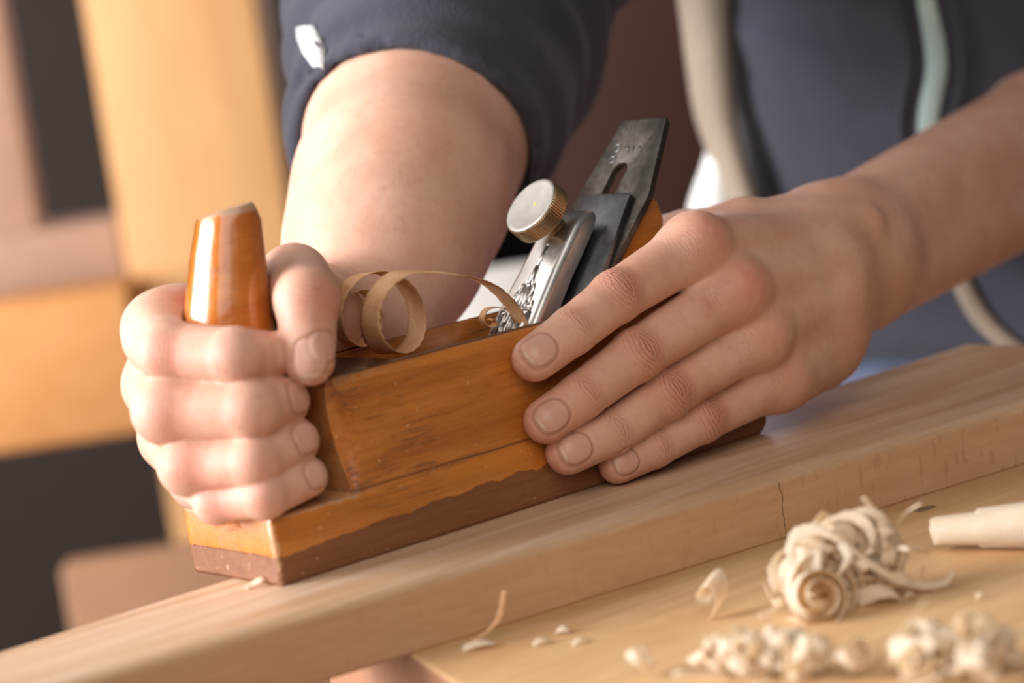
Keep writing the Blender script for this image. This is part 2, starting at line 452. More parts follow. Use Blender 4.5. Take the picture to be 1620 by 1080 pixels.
# wooden bed block behind the iron, rising above the body
bp = [(M0[0]+62/math.tan(SA), 62), (M0[0]+103/math.tan(SA)-0, 103), (M0[0]+107/math.tan(SA)+2, 107.5), (M0[0]+107/math.tan(SA)+8, 108), (214, 104), (216, 96), (212, 80), (214, 70), (222, 62)]
bv, bf = prism(bp, (1, 0, 0), (0, 0, 1), (0, 1, 0), (0, 0, 0), 10, 50)
bed = bevel(mk('bed_block', [np.asarray(q)+A3(.4, 0, 0) for q in bv], bf, MAT['plane_toe'], PL), 3.0, 3)
# horn
ax = catmull(HORN_AXIS if 'HORN_AXIS' in globals() else [A3(16, 30, 20), A3(15, 30, 60), A3(14.7, 30, 92), A3(18, 30, 112), A3(21.9, 30, 132)], 8)
hr = [float(x[0]) for x in catmull([A3(r, 0, 0) for r in (19, 17.3, 16.3, 14.4, 12.2)], 8)]
V, F = [], []; k = 40
for i, (p, r) in enumerate(zip(ax, hr)):
    for j in range(k):
        a = 2*pi*j/k
        rr = r*(1+.018*cos(a*8))
        V.append(p+A3(rr*cos(a), rr*sin(a), 0))
n = len(ax)
top = [v.copy() for v in V[-k:]]
for tz, sc in ((1.4, .93), (1.7, .80)):
    for q in top:
        c = ax[-1]; V.append(c+(q-c)*sc+A3(0, 0, tz))
n += 2
# oblique cut on the top: far side slightly higher, bare facet on the +X side
for i in range(len(V)):
    v = V[i]; z = v[2]
    if z > 118:
        v = v+A3(0, 0, ((v[0]-ax[-1][0])*.785-(v[1]-30)*.62)*.17*min(1, (z-118)/14))
    dfac = (v[0]-ax[-1][0])*.93-(v[1]-30)*.36+(z-132)*.42
    if dfac > 8.9 and z > 112: v = v-A3(.93, -.36, .42)*(dfac-8.9)/1.16
    V[i] = v
F = []
for i in range(n-1):
    F += [[i*k+j, i*k+(j+1) % k, (i+1)*k+(j+1) % k, (i+1)*k+j] for j in range(k)]
F += [list(range(k))[::-1], [(n-1)*k+j for j in range(k)]]
horn = mk('horn_grip', V, F, MAT['horn'], PL, autosmooth=32)

# metalwork
def metal(name, c1, c2, rough, scale=60, stain=None, sm=.3, stretch=(1, 1, 1), bump=.1):
    t = NT(name); n = t.noise(t.coord(scale=stretch), scale, 6, .65); n2 = t.noise(t.coord(scale=stretch), scale*7, 3)
    c = t.mix(t.smooth(n, .35, .7), c1, c2)
    if stain: c = t.mix(t.math('MULTIPLY', t.smooth(t.math('MULTIPLY_ADD', n2, .4, t.math('MULTIPLY', n, .6)), .5, .62), sm), c, stain)
    r = t.math('MULTIPLY_ADD', n, .25, rough-.12)
    return t.out(c, r, t.bump(n2, bump, .0003), Metallic=1.0)
MAT['iron'] = metal('patinated_tool_steel', (.075, .066, .058), (.17, .153, .138), .5, 75, (.06, .038, .026), .7)
MAT['breaker'] = metal('dark_steel', (.13, .13, .135), (.23, .23, .24), .42, 40, (.10, .08, .07), .5)
MAT['cap'] = metal('nickel_plate', (.56, .55, .54), (.68, .67, .65), .36, 45, (.30, .26, .23), .35)
MAT['knob'] = metal('worn_nickel', (.27, .255, .235), (.38, .36, .335), .5, 50, (.38, .31, .22), .3)
MAT['brass'] = metal('worn_brass_rim', (.38, .27, .15), (.52, .38, .22), .4, 90, (.16, .10, .06), .5)
MAT['black'] = plain('black_gap', (.012, .010, .010), .7)
def plate(name, outline, n0, n1, mat, parent, bev=.35, hole=None):
    V, F = prism([(p[0], p[1]) for p in outline], S_, (0, 1, 0), N_, M0, n0, n1)
    o = mk(name, V, F, mat, parent, smooth=True)
    if hole:
        hv, hf = prism(hole, S_, (0, 1, 0), N_, M0, n0-5, n1+5)
        c = mk('cutter', hv, hf, None)
        m = o.modifiers.new('c', 'BOOLEAN'); m.object = c; m.solver = 'EXACT'; bake(o); bpy.data.objects.remove(c)
    bevel(o, bev, 2, 30); o.data.set_sharp_from_angle(angle=R(40))
    return o
slot = [(70, 26.2), (159.5, 25.6)]+[(160+4.6*cos(a), 29.8+4.6*sin(a)) for a in np.linspace(-pi/2, pi/2, 11)]+[(159.5, 34), (70, 33.4)]
iron = plate('cutting_iron', [(2, 7.5), (93, 7.2), (120, 5.4), (147.5, 4.2), (185, 15.7), (186.5, 17), (186.5, 42), (185.5, 43.2), (143, 49.5), (93, 52.5), (2, 52.5)], -3.0, 0.0, MAT['iron'], PL, .35, slot)
iron['label'] = 'tapered steel blade with long slot'
br = plate('chip_breaker', [(6, 8), (93, 7.6), (112, 6.5), (146, 12), (147.2, 13), (147.2, 40), (146, 41), (112, 48), (93, 52), (6, 52)], .15, 2.8, MAT['breaker'], PL, .3)
br2 = None
# stamped marks on the iron
mv = merge(*[tube([IR(172+1.9*cos(a), 37.5+1.9*sin(a), .1) for a in np.linspace(0, 2*pi, 14)], .35, 6, False),
             tube([IR(166.2+1.7*cos(a), 37.2+1.7*sin(a), .1) for a in np.linspace(0, 2*pi, 14)], .35, 6, False),
             tube([IR(172.5, 33.5, 0), IR(172.5, 31, .2), IR(170.2, 30.2, .2)], .3, 6), tube([IR(172.5, 27.5, 0), IR(169.5, 27.2, .2)], .3, 6), tube([IR(172.5, 24.5, 0), IR(170, 22, .2)], .3, 6)])
mk('stamp_mark', *mv, MAT['breaker'], iron)
# lever cap: a thick bar standing off the irons, rounded at the screw end
def caprow(s, n0, n1, w, yc=30.5, c=2.4):
    ys = [(-w, n0), (-w, n1-c), (-w+c*.35, n1-c*.35), (-w+c, n1), (w-c, n1), (w-c*.35, n1-c*.35), (w, n1-c), (w, n0)]
    return [IR(s, yc+a, b) for a, b in ys]
rows = [(54, 3.2, 6.5, 14.5), (60, 3.2, 10, 14.5), (68, 3.2, 13.5, 14.2), (78, 4, 14.6, 13.8), (90, 5.2, 15.0, 12.9), (104, 5.6, 15.2, 11.8), (118, 5.6, 15.2, 11.2), (124, 5.6, 15.0, 10.9), (129, 5.8, 14.0, 10.6), (132.5, 6.6, 12.2, 10.2), (134, 8.2, 10.0, 9.8)]
V, F = [], []
for r in rows: V += caprow(*r, c=min(2.4, (r[2]-r[1])*.45))
for i in range(len(rows)-1): F += [[i*8+j, i*8+(j+1) % 8, (i+1)*8+(j+1) % 8, (i+1)*8+j] for j in range(8)]
F += [list(range(8))[::-1], [(len(rows)-1)*8+j for j in range(8)]]
cap = mk('lever_cap', V, F, MAT['cap'], PL, autosmooth=28)
bevel(cap, .5, 2, 28)
cap['label'] = 'shiny nickel lever cap with a tower relief'
# tower relief on its face
em = []
def bar(p, q, r): em.append(tube([IR(p[0], 30.5+p[1], 14.95), IR((p[0]+q[0])/2, 30.5+(p[1]+q[1])/2, 15.2), IR(q[0], 30.5+q[1], 14.95)], r, 8))
def arch(s0, y0, w, h, r):
    em.append(tube([IR(s0+h*sin(a), 30.5+y0+w*cos(a), 15.05) for a in np.linspace(0, pi, 11)], r, 6))
bar((103, 0), (113.5, 0), .95); bar((95, 0), (104, 0), 1.15); bar((113, 0), (116.5, 0), .55); bar((106.5, -1.7), (106.5, 1.7), .5); bar((111, -1.3), (111, 1.3), .45)
bar((95, -2.1), (99.5, -1.0), .55); bar((95, 2.1), (99.5, 1.0), .55)
bar((95, -3), (95, 3), .6); bar((84, -2.6), (95, -1.6), .9); bar((84, 2.6), (95, 1.6), .9); bar((84, 0), (95, 0), .6)
for y in (-3.6, 3.6): bar((92, y*1.35), (96, y*.95), .5); bar((86, y*1.5), (92, y*1.35), .55)
arch(88, 0, 1.7, 3.6, .4); em.append(tube([IR(89.5+1.2*cos(a), 30.5+4.2+1.2*sin(a), 15.1) for a in np.linspace(0, 2*pi, 12)], .4, 6, False))
em.append(tube([IR(89.5+1.2*cos(a), 30.5-4.2+1.2*sin(a), 15.1) for a in np.linspace(0, 2*pi, 12)], .4, 6, False))
bar((84, -8), (84, 8), .7)
for y in (-6.6, -2.2, 2.2, 6.6): arch(77, y, 1.9, 5.2, .5); bar((72, y-1.9), (77.5, y-1.9), .55)
bar((72, 8.4), (83, 8.4), .9); bar((72, -8.6), (83, -8.2), .9); bar((72, 0), (84, 0), .9)
for y in (-8, -4.2, 4.2, 8): bar((84, y), (88, y*.93), .45)
mk('tower_relief', *merge(*em), MAT['cap'], cap)
# thumb screw: shank, knurled rim, dished face
KC = (123, 31.2)
sv = []
th = [IR(KC[0], KC[1], h) for h in np.arange(9, 24.1, .5)]
scr = mk('thumb_screw', *tube([p for p in th], [4.0+.35*((i % 2)*2-1) for i in range(len(th))], 20), MAT['brass'], PL, autosmooth=20)
V, F = [], []; kk = 144
prof = [(9.0, 22.8), (12.4, 22.8), (13.3, 23.6), (13.3, 30.2), (12.6, 31.0)]
for r, h in prof:
    for j in range(kk):
        a = 2*pi*j/kk; q = r-(.38*(j % 2) if r > 13 else 0)
        V.append(IR(KC[0]+q*cos(a), KC[1]+q*sin(a), h))
for i in range(len(prof)-1): F += [[i*kk+j, i*kk+(j+1) % kk, (i+1)*kk+(j+1) % kk, (i+1)*kk+j] for j in range(kk)]
F.append(list(range(kk))[::-1])
mk('knurled_rim', V, F, MAT['brass'], scr, autosmooth=15)
V, F = [], []; prof = [(12.7, 30.9), (12.0, 31.2), (11, 31.1), (7, 30.75), (3, 30.55), (.6, 30.5)]; kk = 64
for r, h in prof: V += [IR(KC[0]+r*cos(2*pi*j/kk), KC[1]+r*sin(2*pi*j/kk), h) for j in range(kk)]
for i in range(len(prof)-1): F += [[i*kk+j, i*kk+(j+1) % kk, (i+1)*kk+(j+1) % kk, (i+1)*kk+j] for j in range(kk)]
F.append([(len(prof)-1)*kk+j for j in range(kk)])
mk('screw_face', V, F, MAT['knob'], scr, autosmooth=40)
# pale fleck of paint near the middle of the screw face
MAT['yellow'] = plain('yellow_paint', (.75, .62, .05), .5)
mk('paint_fleck', *tube([IR(KC[0]+.9, KC[1]-1.9, 30.5), IR(KC[0]+.9, KC[1]-1.9, 30.75)], .6, 8), MAT['yellow'], scr)

# ------------------------------------------------------------------ person: joints read off the photo
class Finger:
    def __init__(s, pts, rad, n): s.p = [np.asarray(p, float) for p in pts]; s.r = rad; s.n = n
def fdist(P, f):
    d = rcone(P, f.p[0], f.p[1], f.r[0], f.r[1])
    return d
def frest(P, f):
    d = rcone(P, f.p[1], f.p[2], f.r[1], f.r[2])
    d = smin(d, rcone(P, f.p[2], f.p[3], f.r[2], f.r[3]), 1.5)
    return d
def orth(n, t): n = np.asarray(n, float); return nrm(n-t*(n@t))

# left hand: laid along the near side of the plane
LF = [
    Finger([U(1098, 392, y=-10), U(974, 470, y=-10), U(906, 523, y=-10), U(846, 567, y=-8)], [12.2, 10.2, 9.5, 8.9], (-.35, -.8, .5)),
    Finger([U(1160, 462, y=-17), U(1006, 562, y=-13), U(920, 626, y=-11), U(864, 666, y=-8)], [12.0, 10.3, 9.3, 8.8], (-.3, -.85, .35)),
    Finger([U(1196, 532, y=-16), U(1052, 624, y=-13), U(966, 684, y=-11), U(898, 716, y=-8)], [11.6, 10.0, 9.2, 8.6], (-.25, -.9, .3)),
    Finger([U(1228, 598, y=-10), U(1108, 664, y=-11), U(1034, 707, y=-10), U(977, 735, y=-8.2)], [11.8, 9.2, 8.4, 7.6], (-.2, -.95, .25)),
]
LC = [U(1288, 385, y=11), U(1298, 425, y=-1), U(1302, 472, y=-1), U(1296, 530, y=6)]
LCr = [15, 15.5, 15.5, 17]
LT = [U(1290, 356, y=24), U(1165, 368, y=22), U(1085, 374, y=40), U(1012, 385, y=64)]
LTr = [15, 12.0, 10.8, 9.5]
LW = [(U(1330, 366, y=24), 20.5, U(1640, 200, y=92), 27), (U(1362, 446, y=24), 21, U(1640, 290, y=92), 28)]
LE = U(1830, 135, y=135)
HORN_AXIS = [A3(16, 30, 20), A3(15, 30, 60), A3(14.7, 30, 92), A3(18, 30, 112), A3(21.9, 30, 132)]
HORN_R = [19, 17.3, 16.3, 14.4, 12.2]
def plane_solid(P):
    d = ebox(P, (-1, 0, -20), (249, 60, 25), 1.0)
    d = np.minimum(d, ebox(P, (34, 1, 0), (249, 59, 68.5), 2.0))
    return d
def horn_solid(P):
    d = 1e9
    for i in range(4): d = np.minimum(d, rcone(P, HORN_AXIS[i], HORN_AXIS[i+1], HORN_R[i], HORN_R[i+1]))
    return d
def left_sdf(P):
    palm = None
    for f, c, cr in zip(LF, LC, LCr):
        d = rcone(P, f.p[0], c, f.r[0], cr)
        palm = d if palm is None else smin(palm, d, 12)
    palm = smin(palm, rcone(P, LF[3].p[0]+A3(8, 4, -2), U(1296, 545, y=14), 12, 17), 8)
    arm = None
    for a, ra, b, rb in LW:
        d = smin(rcone(P, a, b, ra, rb), rcone(P, b, LE, rb, 44), 10)
        arm = d if arm is None else smin(arm, d, 16)
    for c, cr in zip(LC, LCr):
        palm = smin(palm, rcone(P, c, (LW[0][0]+LW[1][0])/2, cr, 20), 12)
    palm = smin(palm, arm, 16)
    th = smin(rcone(P, LT[0], LT[1], LTr[0], LTr[1]), rcone(P, LW[0][0], LT[0], 19, LTr[0]), 8)
    palm = smin(palm, th, 10)
    # first web and thumb phalanges
    palm = smin(palm, rcone(P, LT[1], LF[0].p[0]+A3(14, 14, -3), 10, 8), 9)
    tr = smin(rcone(P, LT[1], LT[2], LTr[1], LTr[2]), rcone(P, LT[2], LT[3], LTr[2], LTr[3]), 2)
    palm = smin(palm, tr, 4)
    # tendons to the knuckles and knuckle heads
    for f, c, w in zip(LF, LC, (1, 1, .8, .6)):
        n = nrm(f.n)
        palm = smin(palm, sph(P, f.p[0]+n*3.5*w, 9.2), 8)
        palm = smin(palm, rcone(P, f.p[0]+n*(9.0*w), c+n*10.5, 2.5, 2.0), 9)
    # wrist tendon of the thumb
    palm = smin(palm, rcone(P, LT[1]+A3(2, -6, 8), U(1372, 350, y=0), 3, 3.5), 11)
    d = None
    for f in LF:
        prox = smin(fdist(P, f), palm, 9)
        r = smin(prox, frest(P, f), 1.5)
        b = f.p[1]+nrm(f.n)*1.2
        r = smin(r, sph(P, b, f.r[1]*.98), 3)
        d = r if d is None else smin(d, r, 0.9)
    d = smax(d, -(plane_solid(P)-0.25), 1.2)
    return smax(d, -(P[:, 2]-0.6), 1.0)

# right hand: fist around the horn
DH = 884.0
def D(px, py, k): return U(px, py, d=DH+k)
RF = [
    Finger([D(250, 521, 17), D(266, 556, -16), D(372, 563, -27), D(428, 563, -14)], [11.6, 10.6, 10.2, 8.9], None),
    Finger([D(251, 608, 20), D(262, 650, -16), D(396, 648, -28), D(452, 634, -14)], [11.4, 11.2, 10.8, 8.9], None),
    Finger([D(275, 690, 18), D(298, 737, -15), D(404, 731, -28), D(470, 697, -15)], [11.0, 9.8, 9.5, 8.3], None),
    Finger([D(318, 752, 12), D(344, 790, -15), D(420, 784, -28), D(487, 754, -15)], [10.2, 8.0, 8.0, 7.4], None),
]
for f in RF: f.n = tuple(nrm(-f_+0.5*r_+0.15*u_))
RC = [D(485, 490, 70), D(495, 510, 80), D(500, 535, 84), D(492, 565, 78)]
RCr = [15, 15, 15, 15]
RT = [D(498, 500, 62), D(466, 441, 18), D(484, 474, -15), D(490, 570, -22)]
RTr = [16, 12.4, 11.0, 8.8]
RA = [(U(566, 525, d=1000), 30), (U(610, 385, d=1030), 41), (U(637, 300, d=1052), 45.5), (U(660, 215, d=1090), 48), (U(705, 60, d=1155), 48)]
def rarm(P):
    d = None
    for (a, ra), (b, rb) in zip(RA[:-1], RA[1:]):
        q = rcone(P, a, b, ra, rb); d = q if d is None else smin(d, q, 12)
    return d
def right_sdf(P):
    palm = rarm(P)
    for f, c, cr in zip(RF, RC, RCr):
        palm = smin(palm, rcone(P, f.p[0], c, f.r[0], cr), 9)
        palm = smin(palm, rcone(P, c, RA[0][0], cr, 26), 12)
    palm = smin(palm, rcone(P, RT[0], RA[0][0], RTr[0], 22), 10)
    palm = smin(palm, rcone(P, RT[0], RT[1], RTr[0], RTr[1]), 9)
    palm = smin(palm, rcone(P, RT[1]+A3(0, 6, -3), RF[0].p[0]+A3(10, 12, -4), 8, 8), 9)
    tr = smin(rcone(P, RT[1], RT[2], RTr[1], RTr[2]), rcone(P, RT[2], RT[3], RTr[2], RTr[3]), 1.5)
    tr = smin(tr, sph(P, RT[2]-f_*1.2+r_*.8, 10.8), 3)
    palm = smin(palm, tr, 3)
    for f in RF: palm = smin(palm, sph(P, f.p[0], 10.8), 6)
    d = None
    for f in RF:
        r = smin(smin(fdist(P, f), palm, 7), frest(P, f), 4)
        r = smin(r, sph(P, f.p[1]-f_*.3, f.r[1]*.95), 4)
        if f is RF[0]: r = smin(r, rcone(P, D(250, 532, 2), D(292, 500, 18), 10.5, 10.5), 12)
        elif f is not RF[3]: r = smin(r, rcone(P, f.p[1]*.9+f.p[2]*.1+A3(0, 0, 2), f.p[0], f.r[1]*.88, f.r[1]*.88), 7)
        r = smin(r, sph(P, f.p[2]-f_*.4, f.r[2]*.98), 2)
        d = r if d is None else smin(d, r, 0.8)
    d = smax(d, -(horn_solid(P)-0.25), 1.0)
    return smax(d, -(plane_solid(P)-0.25), 1.0)

def hand_attrs(V, fingers, thumb, nails, reds, joints):
    n = len(V)
    nail = np.full(n, 9.0); nu = np.full(n, -9.0); red = np.zeros(n); kn = np.zeros((n, 3)); kw = np.zeros(n)
    for (c, t, nn, hl, hw) in nails:
        t = nrm(t); nn = orth(nn, t); b = np.cross(t, nn)
        q = V-c; u, w, h = q@t/hl, q@b/hw, q@nn
        m = (h > -hw*0.75) & (np.abs(u) < 2.2) & (np.abs(w) < 2.2)
        rr = (np.abs(u)**2.6+np.abs(w)**2.6)**(1/2.6)
        s = m & (rr < nail)
        nail[s] = rr[s]; nu[s] = u[s]
        # nail bed: raised plate with a groove at the fold
        dd = np.where(m, -0.26*np.exp(-((rr-1.04)/.09)**2)+0.22*(1-np.clip((rr-.9)/.12, 0, 1))*(u > -1), 0)
        fl = np.where(m, np.exp(-np.clip(rr-.9, 0, 9)**2*6), 0)
        V += nn*dd[:, None]
        tgt = -0.45*(np.clip(u, 0, 1.1)**2)
        V += nn*(fl*tgt)[:, None]
    for (c, r, s) in reds:
        red = np.maximum(red, s*np.exp(-(((V-c)**2).sum(1))/(r*r)))
    for (c, t, nn, s, lx, ly) in joints:
        t = nrm(t); nn = orth(nn, t); b = np.cross(t, nn); q = V-c
        x, y, h = q@t, q@b, q@nn
        w = s*np.exp(-(x/lx)**2)*np.exp(-(y/ly)**4)*np.clip((h-1)/4, 0, 1)
        m = w > kw; kw[m] = w[m]; kn[m] = np.stack([x, y, 0*x], 1)[m]
    return dict(nail=nail, nailu=nu, red=red, kn=kn, knw=kw)

LN, LRD, LJ = [], [], []
for i, f in enumerate(LF):
    t = nrm(f.p[3]-f.p[2]); n = orth(f.n, t); hw = (6.3, 6.2, 6.0, 5.0)[i]
    LN.append((f.p[3]+n*f.r[3]*.72-t*0.3, t, n, (6.6, 6.6, 6.4, 5.2)[i], hw))
    tm = nrm(f.p[2]-f.p[0]); nm = orth(f.n, tm)
    LJ.append((f.p[1], tm, nm, 1.25, 6.5, 9.5)); LJ.append((f.p[2], nrm(f.p[3]-f.p[1]), n, .75, 3.6, 8.5))
    LJ.append((f.p[0]*.72+f.p[1]*.28, tm, nm, .28, 9, 10))
    LRD += [(f.p[0]+nm*10, (11, 11, 8, 9)[i], (.8, .85, .6, .35)[i]), (f.p[1]+nm*8, 9, .6), (f.p[2]+n*6, 6, .22), (f.p[3], 10, .38)]
LRD += [(U(1120, 480, y=-25), 5, .4), (U(1060, 515, y=-20), 5, .3)]
RN, RRD, RJ = [], [], []
for i, f in enumerate(RF):
    t = nrm(f.p[3]-f.p[2]); n = orth(f.n, t)
    RN.append((f.p[3]+n*f.r[3]*.72-t*(0.5 if i else -3.5), t, n, (5.8, 6.4, 6.2, 5.2)[i], (5.6, 6.0, 5.8, 5.0)[i]))
    tm = nrm(f.p[2]-f.p[1])
    RJ.append((f.p[2], tm, -f_, .5, 4, 8)); RJ.append((f.p[1]*.9+f.p[2]*.1, tm, -f_, .45, 5, 8))
    RRD += [(f.p[1]+(f.p[2]-f.p[1])*.12-f_*8, 7.5, .85), (f.p[2]-f_*6, 7, .42), (f.p[3], 9, .32), (f.p[0]*.5+f.p[1]*.5-f_*4, 7, .2)]
tt = nrm(RT[3]-RT[2])
RN.append((RT[3]-f_*RTr[3]*.72+r_*0.8-tt*0.5, tt, -f_+r_*.28, 7.0, 6.2))
RJ.append((RT[2], tt, -f_+.3*r_, .5, 6, 9)); RRD += [(RT[2]-f_*8+r_*4, 10, .6), (RT[3], 8, .2), (RT[1]+u_*9, 9, .2), (D(290, 475, 5), 8, .6)]

PW = U(1608, 300, d=1400)
PERSON = empty('person', (PW[0], PW[1], -ZOFF), 'person in a dark navy jacket with rolled sleeves, pushing the wooden plane with both hands', 'person')
fh = nrm([f_[0], f_[1], 0]); FRONT = nrm(-fh*cos(R(25))-r0*sin(R(25))); SIDE = nrm(np.cross(A3(0, 0, 1), FRONT))
if SIDE@r0 < 0: SIDE = -SIDE      # person's left = right of the picture
HEMZ = U(1400, 600, d=1290)[2]
RSH = A3(PW[0], PW[1], 420)-SIDE*185; LSH = A3(PW[0], PW[1], 420)+SIDE*185
def core_sdf(P):
    d = ell(P, A3(PW[0], PW[1], 190), (SIDE, FRONT, (0, 0, 1)), (135, 88, 330))
    d = smin(d, ell(P, A3(PW[0], PW[1], -90)-FRONT*38, (SIDE, FRONT, (0, 0, 1)), (125, 80, 170)), 60)
    for s, c in ((RSH, RA[-1][0]), (LSH, LE)):
        d = smin(d, rcone(P, s, c, 55, 44), 40)
    for sx in (-1, 1):
        d = smin(d, rcone(P, A3(PW[0], PW[1], -100)-FRONT*38+SIDE*75*sx, A3(PW[0], PW[1], -820)-FRONT*38+SIDE*85*sx, 74, 42), 30)
    d = smin(d, rcone(P, A3(PW[0], PW[1], 430), A3(PW[0], PW[1], 540)+FRONT*40, 60, 54), 40)
    hc = A3(PW[0], PW[1], 655)+FRONT*75
    d = smin(d, ell(P, hc, (SIDE, FRONT, (0, 0, 1)), (76, 95, 115)), 14)
    d = smin(d, rcone(P, hc+FRONT*88+A3(0, 0, 5), hc+FRONT*104-A3(0, 0, 18), 9, 13), 10)
    for sx in (-1, 1): d = smin(d, ell(P, hc+SIDE*76*sx, (SIDE, FRONT, (0, 0, 1)), (9, 20, 31)), 6)
    return d
parts = []
pad = 6
VL, FL = mesh_sdf(left_sdf, np.array([112, -45, -2]), np.array([590, 165, 190]), 0.8)
aL = hand_attrs(VL, LF, LT, LN, LRD, LJ)
allR = np.array([p for f in RF for p in f.p]+RT+[RA[0][0], RA[-1][0]])
VR, FR = mesh_sdf(right_sdf, allR.min(0)-52, allR.max(0)+A3(52, 52, 52), 0.8)
aR = hand_attrs(VR, RF, RT, RN, RRD, RJ)
VC, FC = mesh_sdf(core_sdf, A3(PW[0]-330, PW[1]-330, -870), A3(PW[0]+330, PW[1]+330, 790), 8, project=False)
aC = {k: np.zeros((len(VC),)+v.shape[1:]) for k, v in aL.items()}; aC['nail'] += 9; aC['nailu'] -= 9
Vb = np.concatenate([VL, VR, VC]); Fb = np.concatenate([FL, FR+len(VL), FC+len(VL)+len(VR)])
body = mk('body', Vb, Fb, MAT['skin'], PERSON)
for k in aL:
    arr = np.concatenate([aL[k], aR[k], aC[k]]).astype(np.float32)
    at = body.data.attributes.new(k, 'FLOAT_VECTOR' if arr.ndim == 2 else 'FLOAT', 'POINT')
    at.data.foreach_set('vector' if arr.ndim == 2 else 'value', arr.ravel())
print('body verts', len(Vb))

# ------------------------------------------------------------------ clothing
def cloth(name, c, c2, scale=1, rough=.9):
    t = NT(name); n = t.noise(t.coord(), 9*scale, 5); n2 = t.noise(t.coord(), 500*scale, 2)
    col = t.mix(t.smooth(n, .3, .75), c, c2)
    return t.out(col, rough, t.bump(t.math('ADD', n2, t.math('MULTIPLY', n, 2)), .5, .0008), Sheen_Weight=.12, Sheen_Roughness=.5)
MAT['jacket'] = cloth('navy_fleece', srgb(42, 41, 51), srgb(60, 58, 70))
MAT['beige'] = cloth('beige_tape', srgb(128, 114, 98), srgb(146, 130, 112), 2)
MAT['white_cloth'] = cloth('white_cotton', srgb(205, 203, 200), srgb(218, 216, 212), 2)
MAT['zip'] = cloth('mint_tape', srgb(158, 176, 170), srgb(176, 194, 187), 3)
MAT['denim'] = cloth('blue_denim', srgb(78, 84, 104), srgb(98, 104, 126), 3)
CC = RA[2][0]*.2+RA[3][0]*.8+A3(1, 0, -1); CA = nrm(RA[-1][0]-RA[2][0]); RELB = RA[-1][0]
def wob(P, a, s):
    return a*(np.sin(P[:, 0]*.031*s+P[:, 2]*.043*s+1.1)+np.sin(P[:, 1]*.037*s-P[:, 2]*.029*s)+.7*np.sin((P[:, 0]+P[:, 1])*.022*s+P[:, 2]*.066*s))
def jacket_sdf(P):
    q = P-A3(PW[0], PW[1], 0)
    x, y = q@SIDE, q@FRONT
    g = 1+0.06*np.clip((180-P[:, 2])/300, -1, 1)
    d = (np.sqrt((x/(158*g))**2+(y/(108*g))**2)-1)*100
    d = smax(d, HEMZ-P[:, 2], 10); d = smax(d, P[:, 2]-430, 60)
    for s, e in ((LSH, LE+SIDE*25+A3(0, 0, 45)),): d = smin(d, rcone(P, s, e, 82, 66), 35)
    sl = smin(rcone(P, CC+CA*8, RELB, 55, 70), rcone(P, RELB, RSH, 70, 84), 25)
    hh_ = (P-CC)@CA; sl = sl+wob(P, 1.5, 1.4)+2.2*np.sin(hh_*.16+.03*P[:, 0]+np.sin(P[:, 2]*.04)*1.5)*np.clip(hh_/40, 0, 1)
    h = (P-CC)@CA
    sl = smax(sl, -h, 6)
    # rolled cuff
    rad = np.sqrt(np.maximum(((P-CC)**2).sum(1)-h*h, 0))
    for (h0, R0, rr, hl) in ((9, 55, 4.5, 8), (33, 60, 7.0, 11)):
        dx = np.abs(h-h0)-hl; dr = np.abs(rad-R0-.06*(h-h0))
        cf = np.sqrt(np.maximum(dx, 0)**2+dr**2)-rr
        sl = smin(sl, cf, 3)
    sl = smax(sl, -rcone(P, CC-CA*60, CC+CA*10, 44, 49), 4)
    d = smin(d, sl, 25)
    fo = (P-FOLD0)@FOLDN; fo2 = (P-FOLD1)@FOLDN2
    return d+wob(P, 1.1, 1.0)-4.5*np.exp(-(fo/13)**2)-3.5*np.exp(-(fo2/16)**2)
FOLD0 = U(1250, 80, d=1300); FOLDN = nrm(A3(0, 0, 1)*.86+r0*.5); FOLD1 = U(1330, 240, d=1300); FOLDN2 = nrm(A3(0, 0, 1)*.75+r0*.66)
lo = np.minimum(np.array([PW[0]-330, PW[1]-300, HEMZ-10]), CC-95); hi = A3(PW[0]+360, PW[1]+300, 520)
VJ, FJ = mesh_sdf(jacket_sdf, lo, hi, 4.0)
jk = mk('jacket', VJ, FJ, MAT['jacket'], PERSON)
jk['label'] = 'dark navy jacket with rolled cuff and pale front zip'
jbvh = BVHTree.FromPolygons([tuple(v) for v in VJ], [tuple(int(i) for i in f) for f in FJ])
def onj(px, py):
    v = nrm(U(px, py, d=1000)-CAM); h = jbvh.ray_cast(Vector(CAM), Vector(v)); return (np.array(h[0]), np.array(h[1])) if h[0] is not None else (None, None)
def jribbon(name, px, mat, lift, parent, thick=1.2):
    V, F = [], []
    for (x, y, w) in px:
        row = [onj(x-w/2, y), onj(x, y), onj(x+w/2, y)]
        if any(r[0] is None for r in row): continue
        V += [row[0][0]+row[0][1]*lift*.4, row[1][0]+row[1][1]*lift, row[2][0]+row[2][1]*lift*.4]
    n = len(V)//3
    for i in range(n-1):
        for j in (0, 1): F.append([i*3+j, i*3+j+1, i*3+j+4, i*3+j+3])
    if not F: return None
    o = mk(name, V, F, mat, parent)
    m = o.modifiers.new('s', 'SOLIDIFY'); m.thickness = thick*.001; m.offset = 0
    m = o.modifiers.new('u', 'SUBSURF'); m.levels = m.render_levels = 2
    return bake(o)
zp = catmull([A3(1463, -60, 26), A3(1467, 0, 30), A3(1479, 60, 34), A3(1483, 110, 35), A3(1474, 160, 35), A3(1470, 210, 34), A3(1480, 300, 34), A3(1503, 390, 34), A3(1525, 450, 34), A3(1556, 505, 40), A3(1600, 545, 46), A3(1640, 565, 46)], 4)
jribbon('zipper', [tuple(p) for p in zp[:29]], MAT['zip'], 4.5, jk, 2.0)
jribbon('front_facing', [tuple(p) for p in zp[28:]], MAT['beige'], 4.5, jk, 2.0)
